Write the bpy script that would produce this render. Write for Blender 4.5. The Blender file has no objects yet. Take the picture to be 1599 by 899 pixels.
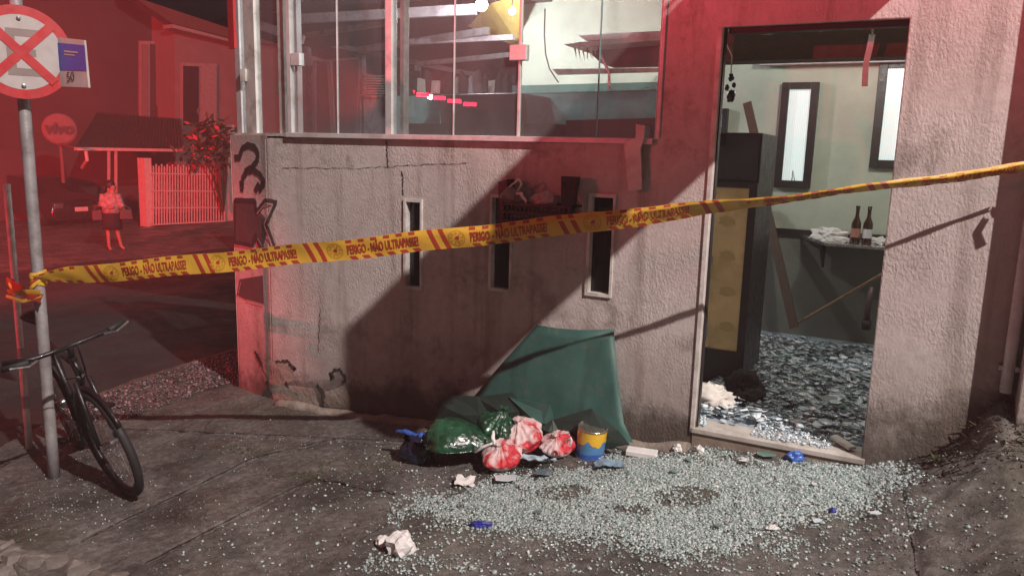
import bpy, bmesh, math, random
import numpy as np
from mathutils import Vector, Matrix, noise
random.seed(7); np.random.seed(7)
SC = bpy.context.scene
COL = SC.collection
# ------------------------------------------------------------------ camera
CX, CY, F = 799.5, 449.5, 1200.0
CAM = Vector((0.94764764, -4.17179687, 1.45389247))
R = Matrix(((0.8876101790, 0.1029957649, -0.4489321135),
            (0.4598248572, -0.1417933590, 0.8766160760),
            (0.0266321502, -0.9845234968, -0.1732172416)))
cam_d = bpy.data.cameras.new('camera'); cam = bpy.data.objects.new('camera', cam_d); COL.objects.link(cam)
cam_d.sensor_width = 36; cam_d.lens = 36 * F / 1599; cam_d.clip_end = 400; cam_d.clip_start = .05
rc = Matrix((R.col[0], -R.col[1], -R.col[2])).transposed()
cam.matrix_world = Matrix.Translation(CAM) @ rc.to_4x4()
SC.camera = cam
# ------------------------------------------------------------------ world, lights, exposure
w = bpy.data.worlds.new('World'); SC.world = w; w.use_nodes = True
w.node_tree.nodes['Background'].inputs[0].default_value = (.50, .27, .26, 1)
w.node_tree.nodes['Background'].inputs[1].default_value = .17
SC.view_settings.view_transform = 'Standard'; SC.view_settings.look = 'None'
SC.view_settings.exposure = 0; SC.view_settings.gamma = 1
def lamp(name, kind, loc, power, color, radius=.05, aim=None, size=60, blend=.5):
    d = bpy.data.lights.new(name, kind); o = bpy.data.objects.new(name, d); COL.objects.link(o)
    d.energy = power; d.color = color
    if kind == 'AREA': d.size = radius
    else: d.shadow_soft_size = radius
    o.location = loc
    if kind == 'SPOT': d.spot_size = math.radians(size); d.spot_blend = blend
    if aim is not None: o.rotation_euler = (Vector(aim) - Vector(loc)).to_track_quat('-Z', 'Y').to_euler()
    return o
STREET = (10.8, -7.0, 12.4)
lamp('street_lamp_light', 'POINT', STREET, 19000, (1, .88, .84), .10)
BEACON = Vector((-7.75, -9.0, 2.5))
lamp('beacon_light_upper', 'SPOT', BEACON, 16500, (1, .05, .09), .05, (1.0, 0, 6.2), 52, .95)
lamp('beacon_light_street', 'SPOT', BEACON + Vector((-.6, .1, 0)), 44000, (1, .002, .012), .05, (-24, 14, 3.5), 75, .8)
lamp('beacon_light_corner', 'SPOT', BEACON + Vector((-.3, .2, 0)), 3900, (1, .03, .06), .05, (-4.3, .4, .15), 19, .9)
# ------------------------------------------------------------------ rays
def ray(px, py): return R @ Vector((px - CX, py - CY, F))
def W(px, py, Y=0.0):
    r = ray(px, py); return CAM + r * ((Y - CAM.y) / r.y)
def Z(px, py, z):
    r = ray(px, py); return CAM + r * ((z - CAM.z) / r.z)
def D(px, py, d): return CAM + ray(px, py) / F * d
def proj(p):
    c = R.transposed() @ (Vector(p) - CAM); return CX + F * c.x / c.z, CY + F * c.y / c.z
def lerp(a, b, t): return a + (b - a) * t
def sm(a, b, x):
    t = min(1, max(0, (x - a) / (b - a))); return t * t * (3 - 2 * t)
BX = [-6, -5, -3.6, -3.2, -2.48, -1.95, -.3, 0, .86, 1.0, 3]
BZ = [-.60, -.56, -.47, -.44, -.42, -.37, -.20, -.155, -.088, -.05, .0]
MX = [0.9, 1.05, 1.2, 1.3, 1.43, 2, 3]; MZ = [0, .03, .12, .24, .42, .5, .55]
def gz(x, y, rough=True):
    z = float(np.interp(x, BX, BZ)) + (.035 * y if y < 0 else -.02 * y)
    m = float(np.interp(x, MX, MZ)); z += m * (math.exp(y / .38) * .75 + .25 if y < 0 else 1)
    if rough:
        z += .010 * noise.noise(Vector((x * 2.3, y * 2.3, 0))) + .006 * noise.noise(Vector((x * 9, y * 9, 3)))
        if x > 1.0: z += .03 * sm(1, 1.3, x) * noise.noise(Vector((x * 9, y * 9, 8)))
    return z
def G(px, py):
    z = -.25
    for _ in range(25):
        p = Z(px, py, z); z = .5 * z + .5 * gz(min(3, max(-6, p.x)), min(1.2, max(-3, p.y)))
    return Vector((p.x, p.y, z))
# ------------------------------------------------------------------ materials
class NT:
    def __init__(s, name):
        s.m = bpy.data.materials.new(name); s.m.use_nodes = True
        s.t = s.m.node_tree; s.n = s.t.nodes; s.l = s.t.links
        s.b = s.n['Principled BSDF']; s.out = s.n['Material Output']
        s.tc = s.n.new('ShaderNodeTexCoord').outputs['Object']
    def link(s, a, b): s.l.new(a, b)
    def mapping(s, scale=(1, 1, 1), rot=(0, 0, 0), loc=(0, 0, 0)):
        k = s.n.new('ShaderNodeMapping'); k.inputs['Scale'].default_value = scale; k.inputs['Rotation'].default_value = rot
        k.inputs['Location'].default_value = loc
        s.link(s.tc, k.inputs[0]); return k.outputs[0]
    def noise(s, scale, detail=4, rough=.55, vec=None, dist=0):
        k = s.n.new('ShaderNodeTexNoise'); k.inputs['Scale'].default_value = scale; k.inputs['Detail'].default_value = detail
        k.inputs['Roughness'].default_value = rough; k.inputs['Distortion'].default_value = dist
        s.link(vec or s.tc, k.inputs['Vector']); return k.outputs['Fac']
    def voro(s, scale, vec=None, feature='F1', out='Distance'):
        k = s.n.new('ShaderNodeTexVoronoi'); k.inputs['Scale'].default_value = scale; k.feature = feature
        s.link(vec or s.tc, k.inputs['Vector']); return k.outputs[out]
    def ramp(s, fac, stops):
        k = s.n.new('ShaderNodeValToRGB'); e = k.color_ramp.elements
        while len(e) < len(stops): e.new(.5)
        for el, (p, c) in zip(e, stops):
            el.position = p; el.color = (c, c, c, 1) if not isinstance(c, tuple) else (*c[:3], 1)
        s.link(fac, k.inputs[0]); return k.outputs[0]
    def mix(s, fac, a, b, mode='MIX'):
        k = s.n.new('ShaderNodeMix'); k.data_type = 'RGBA'; k.blend_type = mode
        for si, v in ((0, fac), (6, a), (7, b)):
            sock = k.inputs[si]
            if isinstance(v, (int, float)): sock.default_value = v if si == 0 else (v, v, v, 1)
            elif isinstance(v, tuple): sock.default_value = (*v[:3], 1)
            else: s.link(v, sock)
        return k.outputs[2]
    def math(s, op, a, b=0.0, c=None, clamp=False):
        k = s.n.new('ShaderNodeMath'); k.operation = op; k.use_clamp = clamp
        for i, v in enumerate((a, b) if c is None else (a, b, c)):
            if isinstance(v, (int, float)): k.inputs[i].default_value = v
            else: s.link(v, k.inputs[i])
        return k.outputs[0]
    def xyz(s):
        k = s.n.new('ShaderNodeSeparateXYZ'); s.link(s.tc, k.inputs[0]); return k.outputs
    def bump(s, h, dist=.005, strength=1.0):
        k = s.n.new('ShaderNodeBump'); k.inputs['Distance'].default_value = dist; k.inputs['Strength'].default_value = strength
        s.link(h, k.inputs['Height']); s.link(k.outputs[0], s.b.inputs['Normal']); return k.outputs[0]
def pm(name, col, rough=.6, metal=0., var=.18, vs=9, bump=.002, bs=70, coat=0., sss=0., dirt=None, dirt_amt=.5, emit=0., alpha=None, spec=None):
    t = NT(name)
    v = t.ramp(t.noise(vs, 5), [(.3, 1 - var), (.7, 1 + var * .4)])
    c = t.mix(1.0, tuple(col), v, 'MULTIPLY')
    if dirt: c = t.mix(t.ramp(t.noise(vs * .7, 6, .65), [(.48, 0.), (.62, dirt_amt)]), c, tuple(dirt))
    t.link(c, t.b.inputs['Base Color'])
    r = t.ramp(t.noise(vs * 2.3, 4), [(.3, max(.02, rough - .1)), (.7, min(1, rough + .1))]); t.link(r, t.b.inputs['Roughness'])
    t.b.inputs['Metallic'].default_value = metal
    if coat: t.b.inputs['Coat Weight'].default_value = coat
    if spec is not None: t.b.inputs['Specular IOR Level'].default_value = spec
    if bump: t.bump(t.noise(bs, 4), bump)
    if emit:
        t.link(c, t.b.inputs['Emission Color']); t.b.inputs['Emission Strength'].default_value = emit
    if alpha is not None: t.b.inputs['Alpha'].default_value = alpha
    return t.m
def glass_mat(name, tint=(1, 1, 1), ior=1.5, rough=.0, dust=.04, dustcol=(.5, .5, .5)):
    t = NT(name)
    tr = t.n.new('ShaderNodeBsdfTransparent'); tr.inputs[0].default_value = (*tint, 1)
    gl = t.n.new('ShaderNodeBsdfGlossy'); gl.inputs['Roughness'].default_value = rough
    df = t.n.new('ShaderNodeBsdfDiffuse'); df.inputs[0].default_value = (*dustcol, 1)
    fr = t.n.new('ShaderNodeLayerWeight'); f0 = ((ior - 1) / (ior + 1)) ** 2; frs = t.math('MULTIPLY_ADD', t.math('POWER', fr.outputs['Facing'], 4.0), 1 - f0, f0)
    m1 = t.n.new('ShaderNodeMixShader'); m2 = t.n.new('ShaderNodeMixShader')
    t.link(t.ramp(t.noise(3.5, 6, .7, t.mapping((1, 1, .5))), [(.30, dust * .45), (.8, dust)]), m1.inputs[0])
    t.link(tr.outputs[0], m1.inputs[1]); t.link(df.outputs[0], m1.inputs[2])
    t.link(frs, m2.inputs[0]); t.link(m1.outputs[0], m2.inputs[1]); t.link(gl.outputs[0], m2.inputs[2])
    t.link(m2.outputs[0], t.out.inputs[0]); return t.m

def wall_material():
    t = NT('stucco paint'); x, y, z = t.xyz()
    big = t.noise(1.6, 6, .6); fine = t.noise(16, 6, .7)
    base = t.mix(t.ramp(big, [(.35, 0.), (.68, 1.)]), (.45, .395, .37), (.57, .515, .49))
    base = t.mix(t.ramp(fine, [(.42, .0), (.62, .30)]), base, (.30, .25, .22))
    # grime rising from the pavement, edge broken by noise
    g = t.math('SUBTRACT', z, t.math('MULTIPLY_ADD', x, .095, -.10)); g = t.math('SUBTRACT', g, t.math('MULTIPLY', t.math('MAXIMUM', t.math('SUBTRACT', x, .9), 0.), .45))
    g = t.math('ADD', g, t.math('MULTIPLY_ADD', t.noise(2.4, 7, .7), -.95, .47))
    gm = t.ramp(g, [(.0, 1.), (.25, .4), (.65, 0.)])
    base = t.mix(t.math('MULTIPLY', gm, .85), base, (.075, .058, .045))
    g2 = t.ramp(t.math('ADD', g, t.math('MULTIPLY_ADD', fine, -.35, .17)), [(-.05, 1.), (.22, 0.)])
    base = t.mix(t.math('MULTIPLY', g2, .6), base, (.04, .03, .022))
    # rain streaks and soot blotches
    st = t.noise(1, 5, .6, t.mapping((7, 7, .55)))
    base = t.mix(t.math('MULTIPLY', t.ramp(st, [(.52, 0.), (.68, 1.)]), .5), base, (.17, .13, .105))
    bl = t.noise(2.1, 8, .72, t.mapping((1, 1, 1), loc=(3.7, 0, 1.1)))
    base = t.mix(t.math('MULTIPLY', t.ramp(bl, [(.55, 0.), (.64, 1.)]), .5), base, (.13, .105, .09))
    t.link(base, t.b.inputs['Base Color']); t.b.inputs['Roughness'].default_value = .82
    smooth = t.ramp(t.math('ADD', z, t.math('MULTIPLY_ADD', t.noise(3, 3), .12, -.06)), [(1.30, 1.), (1.36, .25)])
    n1 = t.noise(62, 3, .5, t.mapping((1.3, 1, .75), rot=(0, .5, 0)), .5)
    h = t.ramp(n1, [(.40, 0.), (.56, .75), (.75, 1.)])
    h = t.math('ADD', h, t.math('MULTIPLY', t.noise(120, 3), .35))
    h = t.math('MULTIPLY', h, smooth); h = t.math('MULTIPLY', h, t.ramp(t.noise(2.6, 4, .6), [(.36, .25), (.60, 1.)]))
    h = t.math('ADD', h, t.math('MULTIPLY', t.noise(5, 4), 1.2))
    t.bump(h, .0042, .5)
    return t.m
def ground_material():
    t = NT('old wet concrete'); x, y, z = t.xyz()
    a = t.noise(2.2, 8, .68); b = t.noise(26, 6, .75); c3 = t.noise(.8, 4, .6)
    base = t.mix(t.ramp(a, [(.36, 0.), (.64, 1.)]), (.055, .051, .047), (.205, .19, .175))
    base = t.mix(t.ramp(b, [(.40, .55), (.60, 0.)]), base, (.028, .021, .015))
    base = t.mix(t.ramp(c3, [(.52, 0.), (.64, .45)]), base, (.10, .095, .06))
    base = t.mix(t.ramp(t.voro(55), [(.06, .5), (.16, 0.)]), base, (.26, .23, .19))
    rt = t.math('MULTIPLY_ADD', t.noise(4, 4), .5, x)
    base = t.mix(t.ramp(rt, [(1.28, 0.), (1.5, .75)]), base, (.038, .022, .014))
    t.link(base, t.b.inputs['Base Color'])
    t.link(t.ramp(t.noise(1.7, 6, .7), [(.40, .26), (.60, .75)]), t.b.inputs['Roughness'])
    h = t.math('ADD', t.math('MULTIPLY', t.noise(11, 9, .78), 1.3), t.math('MULTIPLY', t.noise(85, 4, .7), .35))
    t.bump(h, .018, .8)
    return t.m
def asphalt_material():
    t = NT('wet asphalt')
    base = t.mix(t.ramp(t.noise(.6, 6, .65), [(.35, 0.), (.65, 1.)]), (.022, .018, .018), (.058, .046, .044))
    t.link(base, t.b.inputs['Base Color'])
    t.link(t.ramp(t.noise(.9, 5, .7), [(.4, .35), (.6, .75)]), t.b.inputs['Roughness'])
    t.bump(t.math('ADD', t.noise(60, 4, .7), t.math('MULTIPLY', t.noise(3, 4), .6)), .015, .8)
    return t.m
M = dict(
    wall=wall_material(), ground=ground_material(), asphalt=asphalt_material(),
    alu=pm('brushed aluminium', (.60, .60, .59), .42, .2, bs=200, bump=.0006, dirt=(.2, .17, .15), dirt_amt=.3),
    whitep=pm('aged white paint', (.62, .60, .56), .5, dirt=(.22, .17, .13)),
    dark=pm('dark frame', (.022, .019, .018), .42), black=pm('black plastic', (.012, .012, .012), .35),
    rubber=pm('tyre rubber', (.018, .018, .018), .7), steel=pm('steel', (.5, .5, .5), .25, .9, bump=.0004),
    blackpaint=pm('black cycle paint', (.012, .010, .011), .38, coat=.1),
    galv=pm('galvanised pole', (.36, .35, .35), .5, .35, dirt=(.14, .11, .1)),
    signw=pm('sign white', (.42, .38, .36), .4, bump=.0003), signr=pm('sign red', (.45, .025, .03), .4, bump=.0003),
    signk=pm('faded sign grey', (.22, .17, .155), .5, bump=.0003), signb=pm('sign blue', (.06, .07, .38), .4, bump=.0003),
    tapey=pm('tape yellow plastic', (.64, .37, .045), .42, var=.1, bump=.0012, bs=35), taper=pm('tape red print', (.38, .045, .025), .45, bump=.0008, bs=35),
    tapeg=pm('tape ochre print', (.52, .27, .03), .4, bump=0),
    inwall=pm('interior pale green paint', (.43, .47, .385), .7, vs=2, dirt=(.27, .29, .24), dirt_amt=.35),
    inlow=pm('interior dark green dado', (.17, .185, .155), .6, vs=3), infloor=pm('tile floor', (.34, .42, .47), .3, vs=4),
    ceil=pm('dark ceiling boards', (.10, .085, .085), .7), beam=pm('grey roof beam', (.50, .44, .46), .6, dirt=(.15, .12, .12)),
    yellow=pm('yellow cloth', (.75, .55, .16), .8), cream=pm('fallen panel', (.50, .47, .42), .6, dirt=(.15, .12, .1)),
    maroon=pm('dark maroon panel', (.075, .045, .05), .5), fridgey=pm('cooler yellow panel', (.85, .64, .30), .5, var=.2, vs=4, dirt=(.50, .34, .12), dirt_amt=.6), faint=pm('faded print', (.62, .44, .18), .5),
    fridged=pm('cooler black shell', (.014, .014, .018), .45, bump=0), wood=pm('raw wood', (.30, .19, .10), .7, vs=20, dirt=(.12, .07, .04)),
    darkwood=pm('dark old wood', (.07, .045, .03), .7, vs=20),
    brownglass=pm('brown bottle glass', (.035, .014, .006), .08, coat=.5, bump=0), paper=pm('tissue', (.66, .65, .63), .9, bump=.001, bs=60),
    labelr=pm('worn red label', (.35, .16, .12), .6), labelw=pm('pale label', (.55, .55, .56), .6),
    cloth=pm('white cloth', (.60, .57, .52), .9, vs=6, bump=.002, bs=300), blackcloth=pm('black cloth', (.012, .012, .014), .9),
    gpanel=pm('dark green canvas', (.030, .105, .088), .62, var=.25, vs=3, bs=160, bump=.0015, dirt=(.045, .06, .05), dirt_amt=.35),
    dpanel=pm('dark torn sheet', (.022, .042, .035), .6), greenbag=None,
    redbag=None, bluebag=pm('blue plastic', (.035, .11, .42), .3, bump=.004, bs=30), bluedark=pm('deep blue glove', (.02, .03, .24), .45, bump=.003),
    blackbag=pm('black bag plastic', (.012, .015, .035), .25, bump=.006, bs=25),
    mask=pm('pale blue mask', (.46, .62, .70), .8, bump=.003, bs=60), bluecloth=pm('worn blue cloth', (.18, .28, .36), .85, dirt=(.1, .11, .11)),
    cany=pm('can yellow', (.78, .48, .04), .3, bump=0, coat=.3), canb=pm('can blue', (.09, .25, .48), .3, bump=0, coat=.3), canm=pm('can metal rim', (.6, .58, .5), .25, .9),
    foam=pm('white foam', (.72, .72, .70), .8, bump=.002), stone=pm('kerb stone', (.19, .17, .15), .85, var=.4, bump=.003, bs=60, dirt=(.08, .065, .05), dirt_amt=.8),
    brick=pm('dull rubble', (.25, .17, .14), .9), sill=pm('threshold stone', (.46, .43, .39), .5, dirt=(.2, .17, .14)), sillf=pm('threshold face', (.26, .21, .165), .85, vs=5, dirt=(.1, .08, .06)),
    leaf=pm('leaf green', (.07, .12, .02), .6), darkleaf=pm('dark leaf', (.03, .045, .02), .6), flower=pm('flower petals', (.5, .09, .1), .6), moss=pm('moss', (.045, .05, .014), .9),
    graf=pm('black spray paint', (.055, .045, .045), .6, bump=.002), grafl=pm('pale spray outline', (.36, .30, .28), .7), grafg=pm('grey spray fill', (.10, .075, .075), .7),
    crack=pm('crack shadow dirt', (.045, .036, .030), .95), rawplaster=pm('raw plaster', (.25, .21, .175), .95, var=.4, bump=.01, bs=30),
    house=pm('house paint', (.24, .16, .155), .85, vs=1.2, dirt=(.2, .12, .12)), houseD=pm('neighbour dark paint', (.075, .045, .045), .9, vs=.6), trim=pm('house trim', (.32, .24, .23), .7),
    tile=pm('roof tile', (.11, .05, .04), .8, vs=3), gate=pm('gate paint', (.50, .40, .38), .5), carp=pm('dark car paint', (.02, .012, .015), .15, coat=1, bump=0),
    carglass=pm('car glass', (.01, .01, .012), .05, bump=0), plate=pm('number plate', (.5, .46, .45), .5, bump=0), dish=pm('dish paint', (.13, .07, .07), .6), dishtxt=pm('dish lettering', (.035, .012, .015), .6),
    skin=pm('skin', (.22, .14, .11), .6, bump=0), hair=pm('dark hair', (.012, .008, .007), .6), shirt=pm('pale patterned blouse', (.26, .24, .24), .9, var=.5, vs=14), shorts=pm('black skirt', (.012, .01, .011), .9),
    bagb=pm('dark handbag', (.035, .02, .022), .5), tealp=pm('teal painted panel', (.13, .27, .27), .55, dirt=(.07, .15, .16)),
    lightred=pm('red lamp lens', (1, .015, .06), .3, emit=28, bump=0, var=0), bulb=pm('lit bulb', (.93, .96, 1), .3, emit=60, bump=0, var=0),
    frosted=None, pipe=pm('pale downpipe', (.58, .55, .54), .3, coat=.4), brass=pm('panel face', (.45, .42, .4), .6),
)
def frosted():
    t = NT('frosted lit glass'); w1 = t.n.new('ShaderNodeTexWave'); w1.inputs['Scale'].default_value = 22; w1.inputs['Distortion'].default_value = 5; w1.inputs['Detail'].default_value = 3
    t.link(t.tc, w1.inputs['Vector']); z = t.xyz()[2]
    c = t.mix(t.ramp(w1.outputs['Fac'], [(.2, 0.), (.8, 1.)]), (.50, .60, .60), (.74, .82, .80))
    t.link(c, t.b.inputs['Base Color']); t.link(c, t.b.inputs['Emission Color']); t.b.inputs['Emission Strength'].default_value = .62
    t.b.inputs['Roughness'].default_value = .3; return t.m
M['frosted'] = frosted()
def redbag():
    t = NT('thin white bag over red')
    n = t.noise(5.0, 2, .4, t.mapping((1, 1, 1), loc=(1.3, 2.2, .4)))
    c = t.mix(t.ramp(n, [(.55, 0.), (.59, 1.)]), (.62, .46, .45), (.50, .022, .035))
    c = t.mix(t.ramp(t.noise(22, 4), [(.5, 0.), (.6, .5)]), c, (.62, .50, .48))
    t.link(c, t.b.inputs['Base Color']); t.b.inputs['Roughness'].default_value = .42
    t.bump(t.noise(24, 5, .6, None, 1.5), .012); return t.m
M['redbag'] = redbag()
def greenbag():
    t = NT('green translucent plastic')
    c = t.mix(t.ramp(t.noise(9, 4), [(.4, 0.), (.65, 1.)]), (.006, .034, .017), (.022, .105, .052)); t.link(c, t.b.inputs['Base Color'])
    t.b.inputs['Roughness'].default_value = .26; t.b.inputs['Coat Weight'].default_value = .3
    t.bump(t.noise(13, 4, .5, None, 1.2), .014); return t.m
M['greenbag'] = greenbag()
def canvas():
    t = NT('dark green canvas')
    c = t.mix(t.ramp(t.noise(2.2, 5, .6), [(.35, 0.), (.65, 1.)]), (.024, .080, .068), (.045, .130, .108)); c = t.mix(t.ramp(t.noise(14, 7, .75), [(.52, 0.), (.66, .55)]), c, (.10, .115, .09))
    c = t.mix(t.ramp(t.noise(1, 5, .6, t.mapping((9, 3, 1.2))), [(.54, 0.), (.7, .4)]), c, (.015, .035, .03)); t.link(c, t.b.inputs['Base Color']); t.b.inputs['Roughness'].default_value = .6
    w_ = t.n.new('ShaderNodeTexNoise'); w_.noise_type = 'RIDGED_MULTIFRACTAL'; w_.inputs['Scale'].default_value = 3.4; w_.inputs['Detail'].default_value = 4; t.link(t.tc, w_.inputs['Vector'])
    t.bump(t.math('ADD', t.math('MULTIPLY', w_.outputs['Fac'], .8), t.math('MULTIPLY', t.noise(150, 2), .05)), .012, .8); return t.m
M['gpanel'] = canvas()
def chip_mat(name, a, b, rough=.08):
    t = NT(name); k = t.n.new('ShaderNodeNewGeometry').outputs['Random Per Island']
    c_ = t.mix(t.ramp(k, [(0, 0.), (.82, 1.)]), a, b); c_ = t.mix(t.ramp(k, [(.90, 0.), (.93, 1.)]), c_, tuple(min(.85, q * 1.7) for q in b)); t.link(c_, t.b.inputs['Base Color']); t.link(t.ramp(k, [(0, rough), (1, rough + .25)]), t.b.inputs['Roughness'])
    t.b.inputs['Coat Weight'].default_value = .7; t.b.inputs['Coat Roughness'].default_value = .04
    if name.startswith('tempered'):
        tr = t.n.new('ShaderNodeBsdfTransparent'); mx = t.n.new('ShaderNodeMixShader'); tr.inputs[0].default_value = (.85, .93, .90, 1); mx.inputs[0].default_value = .40
        t.link(t.b.outputs[0], mx.inputs[1]); t.link(tr.outputs[0], mx.inputs[2]); t.link(mx.outputs[0], t.out.inputs[0])
    return t.m
M['chips'] = chip_mat('tempered glass granules', (.30, .37, .36), (.66, .76, .74))
M['chipsred'] = chip_mat('street gravel', (.03, .022, .022), (.16, .13, .13), .2)
M['shardblue'] = chip_mat('shard glass', (.26, .35, .40), (.74, .84, .88)); M['sharddark'] = chip_mat('dark shard', (.03, .045, .055), (.16, .21, .24)); M['shardteal'] = chip_mat('teal shard', (.06, .13, .11), (.16, .26, .22))
M['pane'] = glass_mat('window glass', (.93, .96, .95), 1.75, 0, .13, (.55, .50, .50))
M['paneteal'] = glass_mat('teal glass sheet', (.42, .62, .62), 1.5, .02, .25, (.2, .3, .3))
M['panedark'] = glass_mat('dark tinted pane', (.45, .45, .48), 1.5, .02, .1, (.1, .1, .1))
# ------------------------------------------------------------------ mesh helpers
class MB:
    def __init__(s): s.v = []; s.f = []
    def add(s, vs, fs):
        k = len(s.v); s.v += [Vector(v) for v in vs]; s.f += [[i + k for i in f] for f in fs]; return s
    def box(s, c, size, rot=None):
        c = Vector(c); h = Vector(size) / 2
        vs = [Vector((x * h.x, y * h.y, z * h.z)) for x in (-1, 1) for y in (-1, 1) for z in (-1, 1)]
        if rot is not None:
            m = rot if isinstance(rot, Matrix) else Matrix.Rotation(rot, 3, 'Z'); vs = [m @ v for v in vs]
        return s.add([c + v for v in vs], [(0, 1, 3, 2), (4, 6, 7, 5), (0, 4, 5, 1), (2, 3, 7, 6), (0, 2, 6, 4), (1, 5, 7, 3)])
    def span(s, x0, x1, y0, y1, z0, z1): return s.box(((x0 + x1) / 2, (y0 + y1) / 2, (z0 + z1) / 2), (x1 - x0, y1 - y0, z1 - z0))
    def tube(s, pts, r, n=10, cap=True):
        pts = [Vector(p) for p in pts]; N = len(pts)
        rr = r if isinstance(r, (list, tuple)) else [r] * N
        t0 = (pts[1] - pts[0]).normalized(); u = t0.orthogonal().normalized(); k0 = len(s.v)
        for i, p in enumerate(pts):
            t = (pts[min(i + 1, N - 1)] - pts[max(i - 1, 0)]).normalized(); u = (u - t * u.dot(t)).normalized(); v = t.cross(u)
            for j in range(n):
                a = 2 * math.pi * j / n; s.v.append(p + (u * math.cos(a) + v * math.sin(a)) * rr[i])
        for i in range(N - 1):
            for j in range(n):
                a = k0 + i * n + j; b = k0 + i * n + (j + 1) % n; s.f.append([a, b, b + n, a + n])
        if cap: s.f.append([k0 + j for j in range(n)][::-1]); s.f.append([k0 + (N - 1) * n + j for j in range(n)])
        return s
    def slab(s, poly, ext):
        """outline polygon (3-D points) extruded by the vector ext"""
        poly = [Vector(p) for p in poly]; n = len(poly); ext = Vector(ext)
        vs = poly + [p + ext for p in poly]
        return s.add(vs, [list(range(n)), list(range(2 * n - 1, n - 1, -1))] + [[i, i + n, (i + 1) % n + n, (i + 1) % n] for i in range(n)])
    def lathe(s, prof, base, axis=(0, 0, 1), n=24):
        base = Vector(base); ax = Vector(axis).normalized(); u = ax.orthogonal().normalized(); v = ax.cross(u); k0 = len(s.v)
        for r, h in prof:
            for j in range(n):
                a = 2 * math.pi * j / n; s.v.append(base + ax * h + (u * math.cos(a) + v * math.sin(a)) * max(r, 1e-4))
        for i in range(len(prof) - 1):
            for j in range(n):
                a = k0 + i * n + j; b = k0 + i * n + (j + 1) % n; s.f.append([a, b, b + n, a + n])
        s.f.append([k0 + j for j in range(n)][::-1]); s.f.append([k0 + (len(prof) - 1) * n + j for j in range(n)])
        return s
    def stroke(s, pts, width, nrm, jitter=0.):
        """flat ribbon along 3-D points lying on a surface with normal nrm"""
        pts = [Vector(p) for p in pts]; k0 = len(s.v)
        for i, p in enumerate(pts):
            t = (pts[min(i + 1, len(pts) - 1)] - pts[max(i - 1, 0)]).normalized(); b = t.cross(nrm(p) if callable(nrm) else Vector(nrm)).normalized()
            wd = (width[i] if isinstance(width, (list, tuple)) else width) * (1 + random.uniform(-jitter, jitter)) / 2
            s.v += [p + b * wd, p - b * wd]
        for i in range(len(pts) - 1): a = k0 + 2 * i; s.f.append([a, a + 2, a + 3, a + 1])
        return s
def tagp(o, label=None, cat=None, group=None, kind=None):
    for k, v in (('label', label), ('category', cat), ('group', group), ('kind', kind)):
        if v: o[k] = v
    return o
def thing(name, label, cat, loc=(0, 0, 0), group=None):
    o = bpy.data.objects.new(name, None); COL.objects.link(o); o.location = loc; o.empty_display_size = .1
    return tagp(o, label, cat, group)
def root_loc(o):
    while o.parent: o = o.parent
    return Vector(o.location)
def obj(name, mb, mat, parent=None, smooth=False, label=None, kind=None, bevel=0, sub=0, fix=True):
    me = bpy.data.meshes.new(name); me.from_pydata([tuple(v) for v in mb.v], [], mb.f)
    if fix and len(mb.f) < 60000:
        bm = bmesh.new(); bm.from_mesh(me); bmesh.ops.recalc_face_normals(bm, faces=bm.faces); bm.to_mesh(me); bm.free()
    me.materials.append(M[mat] if isinstance(mat, str) else mat)
    if smooth:
        me.polygons.foreach_set('use_smooth', [len(p.vertices) <= 4 for p in me.polygons])
    o = bpy.data.objects.new(name, me); COL.objects.link(o)
    if parent is not None:
        me.transform(Matrix.Translation(-root_loc(parent))); o.parent = parent
    if bevel:
        m = o.modifiers.new('bevel', 'BEVEL'); m.width = bevel; m.segments = 2; m.limit_method = 'ANGLE'
    if sub: m = o.modifiers.new('sub', 'SUBSURF'); m.levels = m.render_levels = sub
    return tagp(o, label, kind=kind)
def solo(name, mb, mat, label, cat, loc, group=None, **k):
    """a thing that is one mesh, origin at loc"""
    o = obj(name, mb, mat, **k); o.data.transform(Matrix.Translation(-Vector(loc))); o.location = loc
    return tagp(o, label, cat, group)
def blob(c, size, seed, amp=.25, freq=2.2, ridges=.5, lvl=4, flat=-.6, rot=0.):
    bm = bmesh.new(); bmesh.ops.create_icosphere(bm, subdivisions=lvl, radius=1)
    mb = MB(); cs, sn = math.cos(rot), math.sin(rot)
    for v in bm.verts:
        p = v.co.copy(); q = p * freq + Vector((seed * 3.1, seed * 1.7, seed))
        k = 1 + amp * noise.noise(q) - ridges * amp * abs(noise.noise(q * 2.3)) * 1.6 + amp * .25 * noise.noise(q * 5)
        p *= k; p.z = max(p.z, flat)
        x, y, z = p.x * size[0], p.y * size[1], (p.z - flat) * size[2]
        mb.v.append(Vector(c) + Vector((x * cs - y * sn, x * sn + y * cs, z)))
    mb.f = [[v.index for v in f.verts] for f in bm.faces]; bm.free(); return mb
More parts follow.
